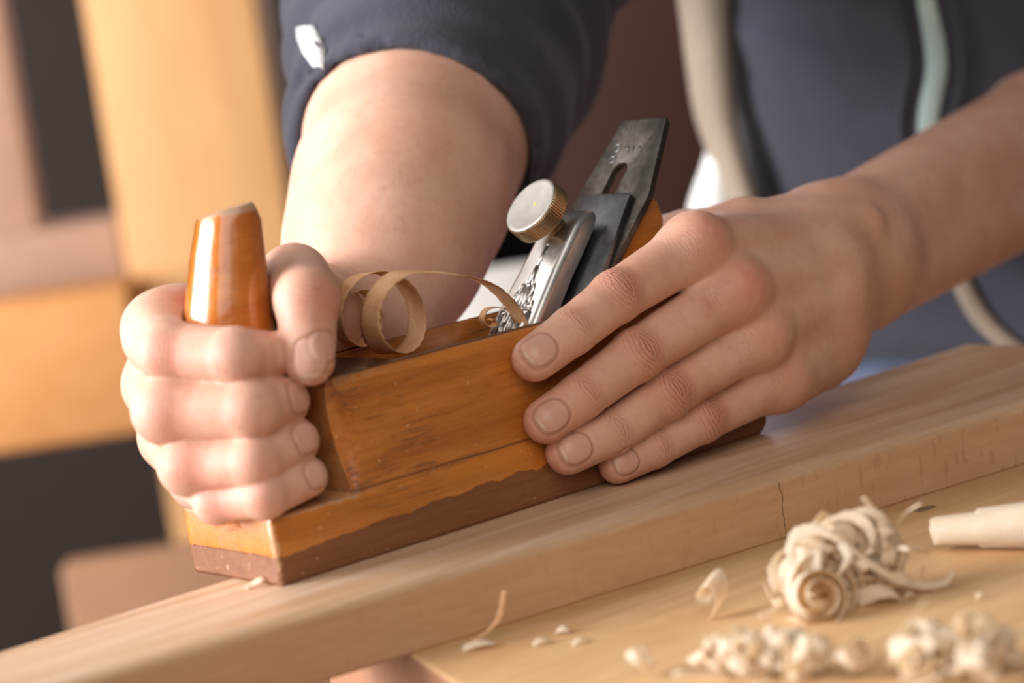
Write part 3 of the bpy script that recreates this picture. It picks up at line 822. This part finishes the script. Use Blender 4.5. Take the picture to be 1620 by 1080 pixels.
for off, w in ((-42, 12), (44, 10)):
    jribbon('placket_seam', [(p[0]+off, p[1], w) for p in zp[:30]], MAT['jacket'], 5.0, jk, 3.0)
def sheet(name, Lp, Rp, dl, dr, mat, parent, bulge=10):
    Lq, Rq = catmull([A3(*p, 0) for p in Lp], 6), catmull([A3(*p, 0) for p in Rp], 6)
    V, F = [], []; m = 7
    for a, b in zip(Lq, Rq):
        for k in range(m):
            t = k/(m-1); q = a*(1-t)+b*t
            V.append(U(q[0], q[1], d=dl*(1-t)+dr*t-bulge*sin(pi*t)))
    n = len(Lq)
    for i in range(n-1):
        for k in range(m-1): F.append([i*m+k, i*m+k+1, (i+1)*m+k+1, (i+1)*m+k])
    o = mk(name, V, F, mat, parent)
    md = o.modifiers.new('s', 'SOLIDIFY'); md.thickness = .002; md.offset = 0
    return bake(o)
sheet('hem_facing', [(1062, -60), (1074, 0), (1086, 90), (1100, 180), (1124, 250), (1150, 322), (1185, 430)],
      [(1150, -60), (1152, 0), (1156, 90), (1164, 180), (1178, 250), (1200, 322), (1235, 430)], 1395, 1375, MAT['beige'], jk)
sheet('shirt_tail', [(1126, 215), (1112, 262), (1098, 300), (1088, 340), (1080, 430)], [(1150, 215), (1160, 262), (1172, 300), (1185, 340), (1215, 430)], 1400, 1398, MAT['white_cloth'], PERSON)
# white lining peeking out of the rolled sleeve
sl_px = [(487, 44, 26), (493, 62, 34), (500, 84, 32), (508, 106, 16)]
def ribbon_near(name, pts, mat, parent):
    V, F = [], []
    for x, y, w in pts:
        for q in (x-w/2, x, x+w/2):
            h = onj(q, y)
            V.append(h[0]+h[1]*2 if h[0] is not None and (h[0]-CAM)@f_ < 1300 else U(q, y, d=1085))
    for i in range(len(pts)-1):
        for j in (0, 1): F.append([i*3+j, i*3+j+1, i*3+j+4, i*3+j+3])
    o = mk(name, V, F, mat, parent)
    m = o.modifiers.new('s', 'SOLIDIFY'); m.thickness = .0015
    return bake(o)
ribbon_near('sleeve_lining', sl_px, MAT['white_cloth'], jk)
def jeans_sdf(P):
    P = P+FRONT*38
    d = ell(P, A3(PW[0], PW[1], HEMZ-40), (SIDE, FRONT, (0, 0, 1)), (160, 112, 150))
    for sx in (-1, 1):
        d = smin(d, rcone(P, A3(PW[0], PW[1], HEMZ-60)+SIDE*78*sx, A3(PW[0], PW[1], -860)+SIDE*88*sx, 92, 58), 25)
    return smax(d+wob(P, 1.2, .8), -(P[:, 2]+ZOFF-20), 4)
VQ, FQ = mesh_sdf(jeans_sdf, A3(PW[0]-260, PW[1]-220, -ZOFF), A3(PW[0]+260, PW[1]+220, HEMZ+130), 7, project=False)
mk('jeans', VQ, FQ, MAT['denim'], PERSON)
MAT['shoe'] = plain('brown_leather', (.07, .04, .025), .5)
def shoe_sdf(P):
    d = 1e9
    for sx in (-1, 1):
        a = A3(PW[0], PW[1], -ZOFF+45)-FRONT*38+SIDE*88*sx
        d = np.minimum(d, smin(rcone(P, a, a+FRONT*120-A3(0, 0, 12), 42, 34), rcone(P, a, a+A3(0, 0, 50), 42, 40), 15))
    return smax(d, -(P[:, 2]+ZOFF-1), 3)
VS, FS = mesh_sdf(shoe_sdf, A3(PW[0]-260, PW[1]-260, -ZOFF-10), A3(PW[0]+260, PW[1]+220, -ZOFF+160), 5, project=False)
mk('shoes', VS, FS, MAT['shoe'], PERSON)

# ------------------------------------------------------------------ board, bench
a = U(650, 1035, z=-T); b = U(1620, 735, z=-T); bd = nrm(b-a)
def nearY(x): return a[1]+(x-a[0])*bd[1]/bd[0]
fa, fb = U(0, 1030, z=0), U(1528, 545, z=0)
def farY(x): return fa[1]+(x-fa[0])*(fb[1]-fa[1])/(fb[0]-fa[0])
t = NT('planed_beech')
v = t.coord(scale=(5, 70, 70)); g = t.noise(v, 1, 6, .6, .6); g2 = t.noise(t.coord(scale=(14, 420, 420)), 1, 3)
f = t.smooth(t.math('MULTIPLY_ADD', g2, .4, t.math('MULTIPLY', g, .6)), .32, .7)
c = t.mix(f, (.50, .30, .165), (.62, .40, .24))
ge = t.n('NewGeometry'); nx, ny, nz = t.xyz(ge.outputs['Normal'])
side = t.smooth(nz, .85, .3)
fl = t.smooth(t.noise(t.coord(scale=(330, 300, 75)), 1, 2), .585, .66)
x, y, z = t.xyz(t.coord(src='Object'))
flm = t.math('MULTIPLY', t.math('MULTIPLY', fl, side), t.math('MULTIPLY_ADD', t.smooth(x, -.05, .2), .35, .1))
c = t.mix(flm, c, (.36, .165, .075))
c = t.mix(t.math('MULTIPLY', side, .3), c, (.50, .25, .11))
glue = t.smooth(t.math('MULTIPLY_ADD', t.noise(t.coord(scale=(60, 60, 160)), 1, 4), .09, t.math('ABSOLUTE', t.math('SUBTRACT', x, .035))), .092, .075)
gl = t.math('MULTIPLY', t.math('MULTIPLY', glue, side), .0)
c = t.mix(gl, c, (.66, .45, .26))
wx = t.math('MULTIPLY_ADD', t.noise(t.coord(scale=(1, 1, 90)), 1, 2), .006, x)
crack = t.smooth(t.math('ABSOLUTE', t.math('SUBTRACT', wx, .0705)), .00035, .0001)
c = t.mix(t.math('MULTIPLY', t.math('MULTIPLY', crack, side), .8), c, (.08, .04, .02))
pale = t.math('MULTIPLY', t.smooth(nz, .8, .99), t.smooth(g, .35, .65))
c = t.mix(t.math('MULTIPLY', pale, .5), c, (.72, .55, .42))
MAT['beech'] = t.out(c, .5, t.bump(f, .12, .0003))
# cross-section rounded along the near top edge, swept in X
xs = np.linspace(-420, 426, 40); V, F = [], []
for xx in xs:
    y0, y1 = nearY(xx), farY(xx); ry, rz = 9.0, 4.5
    pr_ = [(y1, -T), (y0+.5, -T), (y0, -T+.8)]+[(y0+ry*(1-cos(q)), -rz+rz*sin(q)) for q in np.linspace(0, pi/2, 9)]+[(y1-1.2, 0), (y1, -1.2)]
    V += [(xx, p[0], p[1]) for p in pr_]; k = len(pr_)
for i in range(len(xs)-1): F += [[i*k+j, i*k+(j+1) % k, (i+1)*k+(j+1) % k, (i+1)*k+j] for j in range(k)]
F += [list(range(k))[::-1], [(len(xs)-1)*k+j for j in range(k)]]
board = mk('wooden_board', V, F, MAT['beech'], autosmooth=30, origin=(120, 0, -T))
setp(board, 'long pale beech board with rounded edge lying under the hand plane', 'board')

BEN = empty('workbench', (400, -150, -ZOFF), 'wooden workbench with a worn top carrying the board and shavings', 'workbench')
c0, c1 = U(652, 1036, z=-T), U(735, 1090, z=-T); cd = nrm(c1-c0)
P0 = c0+cd*((72-c0[1])/cd[1]); P1 = c0+cd*((-420-c0[1])/cd[1])
poly = [(P1[0], P1[1]), (900, -420), (900, 72), (P0[0], P0[1])]
t = NT('worn_bench_top')
g = t.noise(t.coord(scale=(4, 38, 38), rot=(0, 0, .1)), 1, 6, .62, 1.2); g2 = t.noise(t.coord(scale=(12, 260, 260)), 1, 4)
f = t.smooth(t.math('MULTIPLY_ADD', g2, .3, t.math('MULTIPLY', g, .7)), .3, .7)
c = t.mix(f, (.52, .30, .14), (.66, .43, .22))
bl = t.noise(t.coord(), 16, 4, .6); c = t.mix(t.math('MULTIPLY', t.smooth(bl, .5, .75), .5), c, (.50, .235, .09))
tc = t.coord(); x, y, z = t.xyz(tc)
st = U(1462, 804, z=-T); ox, oy = (st[0]-400)/1000, (st[1]+150)/1000
dx = t.math('MULTIPLY', t.math('SUBTRACT', x, ox), 1.0); dy = t.math('MULTIPLY', t.math('SUBTRACT', y, oy), 1.4)
dd = t.math('SQRT', t.math('ADD', t.math('MULTIPLY', dx, dx), t.math('MULTIPLY', dy, dy)))
sp = t.smooth(t.math('MULTIPLY_ADD', t.noise(t.coord(), 130, 3), .010, dd), .0125, .0085)
c = t.mix(t.math('MULTIPLY', sp, .75), c, (.05, .045, .045))
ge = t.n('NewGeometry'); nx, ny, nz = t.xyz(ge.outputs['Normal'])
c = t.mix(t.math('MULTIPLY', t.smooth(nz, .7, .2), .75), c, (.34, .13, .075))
MAT['bench'] = t.out(c, .55, t.bump(f, .25, .0005))
V, F = prism(poly, (1, 0, 0), (0, 1, 0), (0, 0, 1), (0, 0, 0), -T-70, -T)
bevel(mk('bench_top', V, F, MAT['bench'], BEN), 2.0, 3)
for (x, y) in ((130, -340), (820, -340), (130, -20), (820, -20)):
    bevel(mk('leg', *boxv(x-45, x+45, y-45, y+45, -ZOFF, -T-70), MAT['bench'], BEN), 3)
mk('stretcher', *boxv(130, 820, -45, -15, -700, -600), MAT['bench'], BEN)

# ------------------------------------------------------------------ shavings
def shave_mat(name, ca, cb, tr=.35, gold=(.9, .6, .28)):
    t = NT(name); n = t.noise(t.coord(), 120, 4); n2 = t.noise(t.coord(), 900, 3)
    c = t.mix(t.smooth(t.math('MULTIPLY_ADD', n2, .4, t.math('MULTIPLY', n, .6)), .35, .65), ca, cb)
    t.out(c, .6, t.bump(n2, .35, .0003))
    tr_ = t.n('BsdfTranslucent'); t.l(c, tr_.inputs[0]); mx = t.n('MixShader'); mx.inputs[0].default_value = tr
    t.l(t.b.outputs[0], mx.inputs[1]); t.l(t.mix(.4, c, gold), tr_.inputs[0]); t.l(tr_.outputs[0], mx.inputs[2])
    t.l(mx.outputs[0], t.t.nodes['Material Output'].inputs[0]); return t.m
MAT['shave_pale'] = shave_mat('pale_shaving', (.92, .81, .62), (.95, .89, .77), .5)
MAT['shave_tan'] = shave_mat('beech_shaving', (.74, .42, .20), (.86, .58, .35), .3)
def ribbon(name, ctr, wid, mat, parent=None, rag=.6, thick=.18, m=6, sub=8, smooth_pts=True):
    """strip along ctr, half-width vectors wid (one per control point), torn along its edges"""
    C = catmull(ctr, sub); W = catmull(wid, sub); V, F = [], []
    ph = random.random()*10
    for i, (p, w) in enumerate(zip(C, W)):
        l = np.linalg.norm(w); e0 = 1+rag/l*(.6*sin(i*1.3+ph)+.5*sin(i*2.9+ph*2)+.4*(random.random()-.5)); e1 = 1+rag/l*(.6*sin(i*1.7+ph*3)+.5*sin(i*3.3)+.4*(random.random()-.5))
        for k in range(m):
            s = -1+2*k/(m-1); V.append(p+w*(s*(e0 if s < 0 else e1)))
    for i in range(len(C)-1):
        for k in range(m-1): F.append([i*m+k, i*m+k+1, (i+1)*m+k+1, (i+1)*m+k])
    o = mk(name, V, F, mat, parent)
    md = o.modifiers.new('s', 'SOLIDIFY'); md.thickness = thick*.001; md.offset = 0
    return bake(o)
# the long curl coming out of the throat
P = [IR(70, 26, 5), U(824, 512, y=24), U(808, 482, y=23), U(775, 451, y=21), U(735, 436, y=19), U(700, 432, y=17)]
Wd = [A3(0, 4.6, 0), A3(.5, 5.0, 0), A3(.5, 5.4, 0), A3(.6, 5.8, .3), A3(.5, 6.2, .5), A3(.4, 6.4, .6)]
cA = U(649, 494, y=13)
for i in range(0, 31):
    a = R(88)+i*R(25); rr = 15.2-max(0, i-17)*.62; yy = 12+24*min(i, 22)/14.4
    P.append(A3(cA[0]+rr*cos(a), yy, cA[2]-.2+rr*1.02*sin(a))); Wd.append(A3(.3*sin(i*.8), 6.6-.05*i-max(0, i-20)*.25, .5*cos(i*.6)))
cur = ribbon('wood_shaving', P, Wd, MAT['shave_tan'], rag=.55, thick=.22, m=7)
setp(cur, 'long tan shaving rolled in two big loops, coming out of the plane throat', 'wood shaving')
P = [IR(71, 34, 5), U(822, 515, y=33), U(812, 497, y=33), U(794, 487, y=33), U(772, 488, y=34), U(762, 502, y=34), U(770, 516, y=34), U(782, 514, y=34), U(780, 505, y=34), U(774, 506, y=35)]
s2 = ribbon('wood_shaving', P, [A3(.2, 2.0, .2)]*len(P), MAT['shave_tan'], rag=.3)
setp(s2, 'thin narrow sliver curling beside the lever cap inside the plane throat', 'wood shaving')

def spiral(c, axis, r0_, r1_, turns, width, drift=0.0, start=0.0, up=None, n=None):
    axis = nrm(axis); u = np.cross(axis, A3(0.1, .2, 1)); u = nrm(u); w = np.cross(axis, u)
    n = n or int(turns*10)+3; P, W = [], []
    for i in range(n):
        t = i/(n-1); a = start+turns*2*pi*t; r = r0_+(r1_-r0_)*t
        P.append(c+u*r*cos(a)+w*r*sin(a)+axis*drift*t); W.append(axis*width/2)
    return P, W
BZ = -T
def gp(px, py, h=0.0): return U(px, py, z=BZ+h)
# the big tangle
tg = empty('tangled_shavings', gp(1320, 978), 'big creamy ball of tangled wood shavings on the bench top', 'wood shavings')
c = gp(1318, 960); rr3, uu3 = r0, A3(0, 0, 1); bk3 = fh
def TP(px, py, k=0.0, dd=None):
    """point of the tangle at photo pixel, k mm behind its middle"""
    return U(px, py, d=(c-CAM)@f_+k)
ax1 = r0*.15-fh*.93+A3(0, 0, .25)
for (px, py, k, ax_, ra, rb, tn, wd, st) in (
    (1288, 944, -12, ax1, 11, 3.5, 2.2, 13, .5), (1300, 935, -4, ax1, 14, 10, 1.1, 9, 3.0), (1298, 893, 2, r0*.8-fh*.55, 13, 7, 1.4, 9, 2.5),
    (1352, 872, 4, r0*.5-fh*.6+A3(0, 0, .6), 13, 8, 1.3, 8, 1.0), (1395, 862, 8, -r0*.5-fh*.7+A3(0, 0, .4), 9, 5, 1.6, 7, 4.0),
    (1272, 865, 3, r0*.9-fh*.35, 7, 4, 1.8, 7, 0.0), (1338, 930, 10, r0*.3+fh*.5+A3(0, 0, .7), 13, 8, 1.4, 10, 3.0),
    (1385, 915, 8, r0*.9+A3(0, 0, .4), 9, 5, 1.6, 7, 1.6), (1322, 850, 0, r0*.9+fh*.3+A3(0, 0, .2), 8, 5, 1.5, 7, 1.0),
    (1350, 838, 4, r0*.6-fh*.7, 6, 3, 1.7, 8, 2.0), (1372, 834, 6, fh*.7+r0*.5, 6, 3, 1.7, 7, 4.0), (1262, 915, 2, r0*.5-fh*.7, 9, 6, 1.2, 7, 2.2)):
    P, W = spiral(TP(px, py, k), ax_, ra, rb, tn, wd, 3, st); ribbon('curl', P, W, MAT['shave_pale'], tg, .5)
def strip(pts, w, mat='shave_pale', rag=.35):
    ribbon('curl', [TP(*p) for p in pts], [w]*len(pts), MAT[mat], tg, rag)
strip([(1246, 880, -8), (1258, 848, -8), (1292, 838, -10), (1335, 858, -12), (1372, 888, -12), (1412, 912, -10), (1436, 915, -8)], A3(0, 1, 2.0))
strip([(1230, 935, -4), (1224, 895, -4), (1246, 866, -6), (1290, 862, -8), (1315, 872, -8)], r0*1.9+A3(0, 0, .6))
strip([(1300, 830, -4), (1340, 815, -6), (1372, 830, -8), (1384, 858, -8)], r0*1.2+A3(0, 0, 1.6))
strip([(1340, 812, -2), (1365, 806, -3), (1392, 818, -4), (1402, 850, -4)], r0*1.6+A3(0, 0, .8))
strip([(1332, 860, -12), (1342, 880, -14), (1330, 905, -14), (1310, 918, -13)], r0*1.5+A3(0, 0, .5))
strip([(1210, 925, -4), (1222, 952, -8), (1238, 950, -9), (1222, 966, -12), (1200, 975, -14)], A3(0, .6, .9), rag=.2)
strip([(1402, 846, -4), (1401, 885, -4), (1410, 912, -4), (1436, 922, -2), (1470, 926, 0), (1498, 920, 2), (1508, 904, 3)], A3(.5, .4, 1.25), rag=.15)
strip([(1463, 922, 0), (1459, 908, 0), (1461, 894, 1)], r0*.6, 'shave_tan', .1)
strip([(1350, 950, -4), (1385, 936, -8), (1412, 936, -8), (1430, 952, -8), (1432, 964, -8)], A3(0, 2.6, 2.0))
for i in range(22):
    px, py = 1285+random.random()*140, 825+random.random()*80
    if px > 1380: py += 8
    P, W = spiral(TP(px, py, random.uniform(-6, 12)), A3(random.uniform(-1, 1), random.uniform(-1, .2), random.uniform(-.4, 1)), random.uniform(3.5, 7), random.uniform(2, 4), random.uniform(.6, 1.4), random.uniform(3, 6), 2, random.random()*6)
    ribbon('curl', P, W, MAT['shave_pale'], tg, .5)
for i in range(10):
    px, py = 1400+random.gauss(0, 22), 850+random.gauss(0, 26); q = TP(px, py, random.uniform(-4, 8)); v = A3(random.gauss(0, 1), random.gauss(0, 1), random.gauss(.2, 1))*4
    ribbon('curl', [q, q+v+A3(0, 0, 1), q+v*1.8+r0*2], [r0*.7+A3(0, 0, .5)]*3, MAT['shave_pale'], tg, .2)
def loose(px, py, label, items, name='wood_shaving', cat='wood shaving', mat='shave_pale', group=None):
    e = empty(name, gp(px, py), label, cat, group)
    for P, W, rag in items: ribbon('curl', P, W, MAT[mat], e, rag)
    return e
# small white curl standing left of the tangle
q = gp(1128, 978)
o = ribbon('wood_shaving', [q+A3(0, 0, .8), q+r0*3+A3(0, 0, 5), q+r0*4.5+A3(0, 0, 9), q+r0*2.6+A3(0, 0, 14), q-r0*1+A3(0, 0, 13), q-r0*1.6+A3(0, 0, 10), q+r0*1.5+A3(0, 0, 9), q+r0*5+A3(0, 0, 12)], [A3(0, 0, 2.2)+r0*3.0+fh*2.5]*8, MAT['shave_pale'], None, .3)
setp(o, 'small white twisted curl standing left of the big tangle', 'wood shaving')
# tightly rolled shaving tube at the right edge
V, F = [], []
q0, q1, q2 = gp(1479, 840, 7.5), gp(1552, 836, 7.5), gp(1700, 828, 9)
def roll(p, q, ra, rb, turns=2.4, n=46):
    ax_ = nrm(q-p); u = nrm(np.cross(ax_, A3(0, 0, 1))); w = np.cross(u, ax_); V, F = [], []; m = 16
    for j in range(m):
        for i in range(n):
            a = turns*2*pi*i/(n-1); k = .72+.28*i/(n-1); r = (ra+(rb-ra)*j/(m-1))*k
            V.append(p+(q-p)*j/(m-1)+u*r*cos(a)+w*r*sin(a)+ax_*(.5*sin(i*.9)+.3*sin(i*2.1))*(1 if j in (0, m-1) else 0))
    for j in range(m-1): F += [[j*n+i, j*n+i+1, (j+1)*n+i+1, (j+1)*n+i] for i in range(n-1)]
    return V, F
rv = merge(roll(q0, q2, 5.4, 8.6), roll(q1, q2, 8.0, 10.5, 1.6))
o = mk('rolled_shaving', *rv, MAT['shave_pale']); md = o.modifiers.new('s', 'SOLIDIFY'); md.thickness = .00025; bake(o)
setp(o, 'cream shaving rolled into a tight tube, lying on the bench right of the tangle', 'wood shaving')
# splinter leaning on the board and flat flake below it
e0, e1 = gp(738, 1022, .6), U(798, 934, d=float((gp(738, 1022)-CAM)@f_)-3)
mid = (e0+e1)/2+A3(3, -2, -2)
o = ribbon('wood_splinter', [e0, mid, e1], [r0*.9, r0*1.1, r0*.8], MAT['shave_tan'], None, .1, .5)
setp(o, 'thin bent splinter leaning up against the front of the board', 'splinter')
def flake(px, py, L, w, ang, label, hh=.8, mat='shave_pale', bend=1.0):
    L *= .75; w *= .7
    q = gp(px, py, hh); d = r0*cos(ang)+fh*sin(ang); s = np.cross(A3(0, 0, 1), d)
    o = ribbon('wood_flake', [q-d*L/2, q-d*L/6+A3(0, 0, bend), q+d*L/6+A3(0, 0, bend), q+d*L/2], [s*w*.35+A3(0, 0, w*.25), s*w*.5+A3(0, 0, w*.3), s*w*.5+A3(0, 0, w*.2), s*w*.25], MAT[mat], None, .25, .3)
    setp(o, label, 'wood flake')
flake(758, 1022, 15, 4.0, .05, 'white curled flake at the foot of the leaning splinter', 1.2)
flake(890, 999, 7, 4, -.6, 'small white chip on the bench between the splinter and the tangle, upper one')
flake(858, 1017, 9, 3, .2, 'small pale chip on the bench between the splinter and the tangle, lower left one', .5)
flake(920, 1016, 9, 3, .4, 'faint pale flake lying right of the two small chips', .4)
flake(1440, 944, 5, 2.5, .1, 'tiny crumb of wood in the shadow right of the tangle')
flake(1552, 944, 5, 2.2, .3, 'tiny crumb of wood right of the tail of the tangle')
flake(1478, 1020, 5, 2, .8, 'tiny upright chip in front of the tail of the tangle')
# pale crumb hanging at the toe of the plane, on the board
q = U(392, 927, z=1.2)
o = ribbon('wood_shaving', [q+A3(-1, 0, -.6), q+A3(2, 0, .2), q+A3(5, -2, 1.6), q+A3(8, 0, 1.2)], [A3(0, 1.2, .5)]*4, MAT['shave_pale'], None, .3)
setp(o, 'tiny white wisp on the board under the toe of the plane', 'wood shaving')
# blurred heaps along the lower edge
def heap(cx, cy, n, spread, label, seed, hmax=18):
    random.seed(seed); e = empty('shaving_heap', gp(cx, cy), label, 'wood shavings')
    for i in range(n):
        g = gp(cx+random.gauss(0, spread), cy+abs(random.gauss(0, spread*.22))); h = random.random()*hmax*max(.1, 1-abs((g-gp(cx, cy))@r0)/42)
        rad = random.uniform(2.5, 5.5)
        P, W = spiral(g+A3(0, 0, rad+.6+h*.6), A3(random.uniform(-1, 1), random.uniform(-1, 1), random.uniform(-.5, .9)), rad, rad*.5, random.uniform(.6, 1.5), random.uniform(3, 8), 3, random.random()*6)
        ribbon('curl', P, W, MAT['shave_pale'], e, .6, m=4, sub=5)
    for i in range(n//2):
        q = gp(cx+random.gauss(0, spread*.9), cy+abs(random.gauss(0, spread*.25)), 1); v = A3(random.gauss(0, 1), random.gauss(0, 1), abs(random.gauss(0, 1.2))+.3)*random.uniform(4, 8)
        ribbon('curl', [q, q+v*.5+r0*2, q+v+r0*random.gauss(0, 3)], [r0*.9+A3(0, 0, .6)]*3, MAT['shave_pale'], e, .2, m=3, sub=4)
heap(1210, 1062, 34, 58, 'blurred heap of white shavings at the lower edge, left of the other heap', 3, 16)
heap(1525, 1058, 40, 62, 'blurred heap of white shavings in the lower right corner', 5, 13)
random.seed(9)

# ------------------------------------------------------------------ room behind
def slab(name, px0, px1, py0, py1, d, thick, mat, parent=None, tilt=False):
    """upright box standing at camera depth d whose front spans the given photo rectangle"""
    c = U((px0+px1)/2, (py0+py1)/2, d=d); s = d/FPX; w, h = (px1-px0)*s/2, (py1-py0)*s/2
    V = [c+r0*a*w+A3(0, 0, 1)*b*h+fh*e for e in (0, thick) for a, b in ((-1, -1), (1, -1), (1, 1), (-1, 1))]
    F = [[0, 1, 2, 3], [7, 6, 5, 4], [0, 4, 5, 1], [1, 5, 6, 2], [2, 6, 7, 3], [3, 7, 4, 0]]
    return V, F
MAT['timber'] = woodmat('pale_timber', (.54, .27, .10), (.64, .35, .145), (30, 30, 4), .7)
MAT['timber_rail'] = woodmat('pale_timber_rail', (.56, .235, .07), (.62, .29, .10), (5, 30, 30), .7)
MAT['wall'] = plain('dark_brown_wall', (.013, .0075, .006), .9)
MAT['floor'] = woodmat('brown_floorboards', (.10, .05, .03), (.16, .08, .045), (3, 30, 30), .7)
MAT['cupboard'] = plain('red_brown_cupboard', (.075, .024, .011), .7)
MAT['dark_box'] = plain('dark_cabinet', (.042, .027, .021), .8)
MAT['pale_board'] = plain('pale_panel', (.66, .62, .57), .8)
MAT['pinkish'] = plain('pinkish_board', (.38, .23, .16), .8)
MAT['tan'] = plain('tan_board', (.27, .135, .07), .8)
MAT['blue'] = cloth('pale_blue_cotton', srgb(120, 160, 240), srgb(150, 185, 250), 2)
def struct(name, V, F, mat):
    o = mk(name, V, F, mat, smooth=False); o['kind'] = 'structure'; return o
struct('floor', *boxv(-4000, 4500, -3000, 4200, -ZOFF-60, -ZOFF), MAT['floor'])
wc = U(810, 540, d=4300)
wv, wf = prism([(-5000, -ZOFF-wc[2]), (5000, -ZOFF-wc[2]), (5000, 2300), (-5000, 2300)], r0, (0, 0, 1), fh, wc, 0, 80)
struct('wall_back', wv, wf, MAT['wall'])
def at_floor(px, d): q = U(px, 700, d=d); return (q[0], q[1], -ZOFF)
def tofloor(Vf):
    V, F = Vf; V = [np.array(v, float) for v in V]; zmin = min(v[2] for v in V)
    for v in V:
        if abs(v[2]-zmin) < 1: v[2] = -ZOFF
    return V, F
fr = empty('timber_frame', at_floor(280, 2250), 'pale timber post and rail frame, out of focus behind the fist', 'timber frame')
bevel(mk('post', *tofloor(slab('', 152, 425, -300, 560, 2250, 120, None)), MAT['timber'], fr), 6)
bevel(mk('rail', *slab('', -520, 225, 505, 742, 2180, 100, None), MAT['timber_rail'], fr), 6)
def prop(name, label, cat, Vf, mat, bev=6):
    V, F = Vf; V = np.array(V, float)
    o = bevel(mk(name, V, F, mat, origin=(V[:, 0].mean(), V[:, 1].mean(), V[:, 2].min())), bev); return setp(o, label, cat)
prop('pale_panel', 'blurred whitish panel standing behind the bent right arm', 'panel', tofloor(slab('', 640, 905, 430, 800, 1750, 30, None)), MAT['pale_board'])
prop('dark_cabinet', 'blurred dark brown cabinet far behind the timber post', 'cabinet', tofloor(slab('', -500, 520, -500, 1000, 3400, 300, None)), MAT['dark_box'])
prop('brown_cupboard', 'blurred reddish brown cupboard high behind the steel iron', 'cupboard', tofloor(slab('', 800, 1300, -500, 140, 3600, 300, None)), MAT['cupboard'])
prop('plank', 'blurred pinkish plank lying on the rail left of the post', 'plank', slab('', -450, 200, 395, 500, 2330, 160, None), MAT['pinkish'])
prop('tall_plank', 'blurred pale plank standing on the rail at the far left edge', 'plank', slab('', -140, 8, -300, 400, 2330, 40, None), MAT['pinkish'])
prop('tan_panel', 'blurred tan board low behind the fist and the beech board', 'panel', tofloor(slab('', 110, 560, 862, 1100, 2050, 40, None)), MAT['tan'])
def rag_sdf(P):
    q = U(1262, 650, y=58); q = A3(q[0], q[1], -T)
    d = ell(P, q, (A3(1, 0, 0), A3(0, 1, 0), A3(0, 0, 1)), (40, 11, 36))
    return smax(d+wob(P, 1.3, 3.0), -T+.3-P[:, 2], 2)
q = U(1262, 650, y=58)
Vr, Fr = mesh_sdf(rag_sdf, A3(q[0]-55, 42, -T-4), A3(q[0]+55, 76, 25), 2.5, project=False)
setp(mk('cloth', Vr, Fr, MAT['blue'], origin=(q[0], 58, -T)), 'pale blue crumpled cloth behind the board, below the wrist', 'cloth')
print('PW', PW, 'HEMZ', HEMZ)

# ------------------------------------------------------------------ light
W = bpy.data.worlds.new('world'); bpy.context.scene.world = W; W.use_nodes = True
W.node_tree.nodes['Background'].inputs[0].default_value = (1.0, .93, .87, 1); W.node_tree.nodes['Background'].inputs[1].default_value = .085
def area(name, loc, target, size, power, col, sy=None):
    L = bpy.data.lights.new(name, 'AREA'); L.energy = power; L.color = col; L.size = size
    if sy: L.shape = 'RECTANGLE'; L.size_y = sy
    o = bpy.data.objects.new(name, L); COL.objects.link(o)
    p = Vector(w2m(loc)[0]); o.location = p
    o.rotation_euler = (Vector(w2m(target)[0])-p).to_track_quat('-Z', 'Y').to_euler()
    return o
area('window_key', (-1600, 950, 480), (100, 0, 60), 1.25, 96, (.93, .955, 1))
area('cap_backlight', (-230, 1450, 1160), (120, 20, 90), 0.75, 6, (1, .98, .96))  # added unseen area light for the lever cap to mirror
area('front_fill', (-900, -1200, 1150), (150, 0, 50), 1.5, 20, (1, .92, .85))  # added fill from the camera side, brightens the near faces
area('frame_fill', (-700, 900, 1000), (100, 1700, 0), 1.0, 18, (1, .9, .8))  # added unseen light aimed at the timber frame in the background
area('window_rim', (1500, 1500, 700), (200, 100, 80), 0.7, 7, (.82, .82, 1))
sc = bpy.context.scene
sc.view_settings.view_transform = 'Standard'; sc.view_settings.look = 'None'; sc.view_settings.exposure = 0.12
sc.cycles.use_denoising = True
sc.cycles.max_bounces = 8
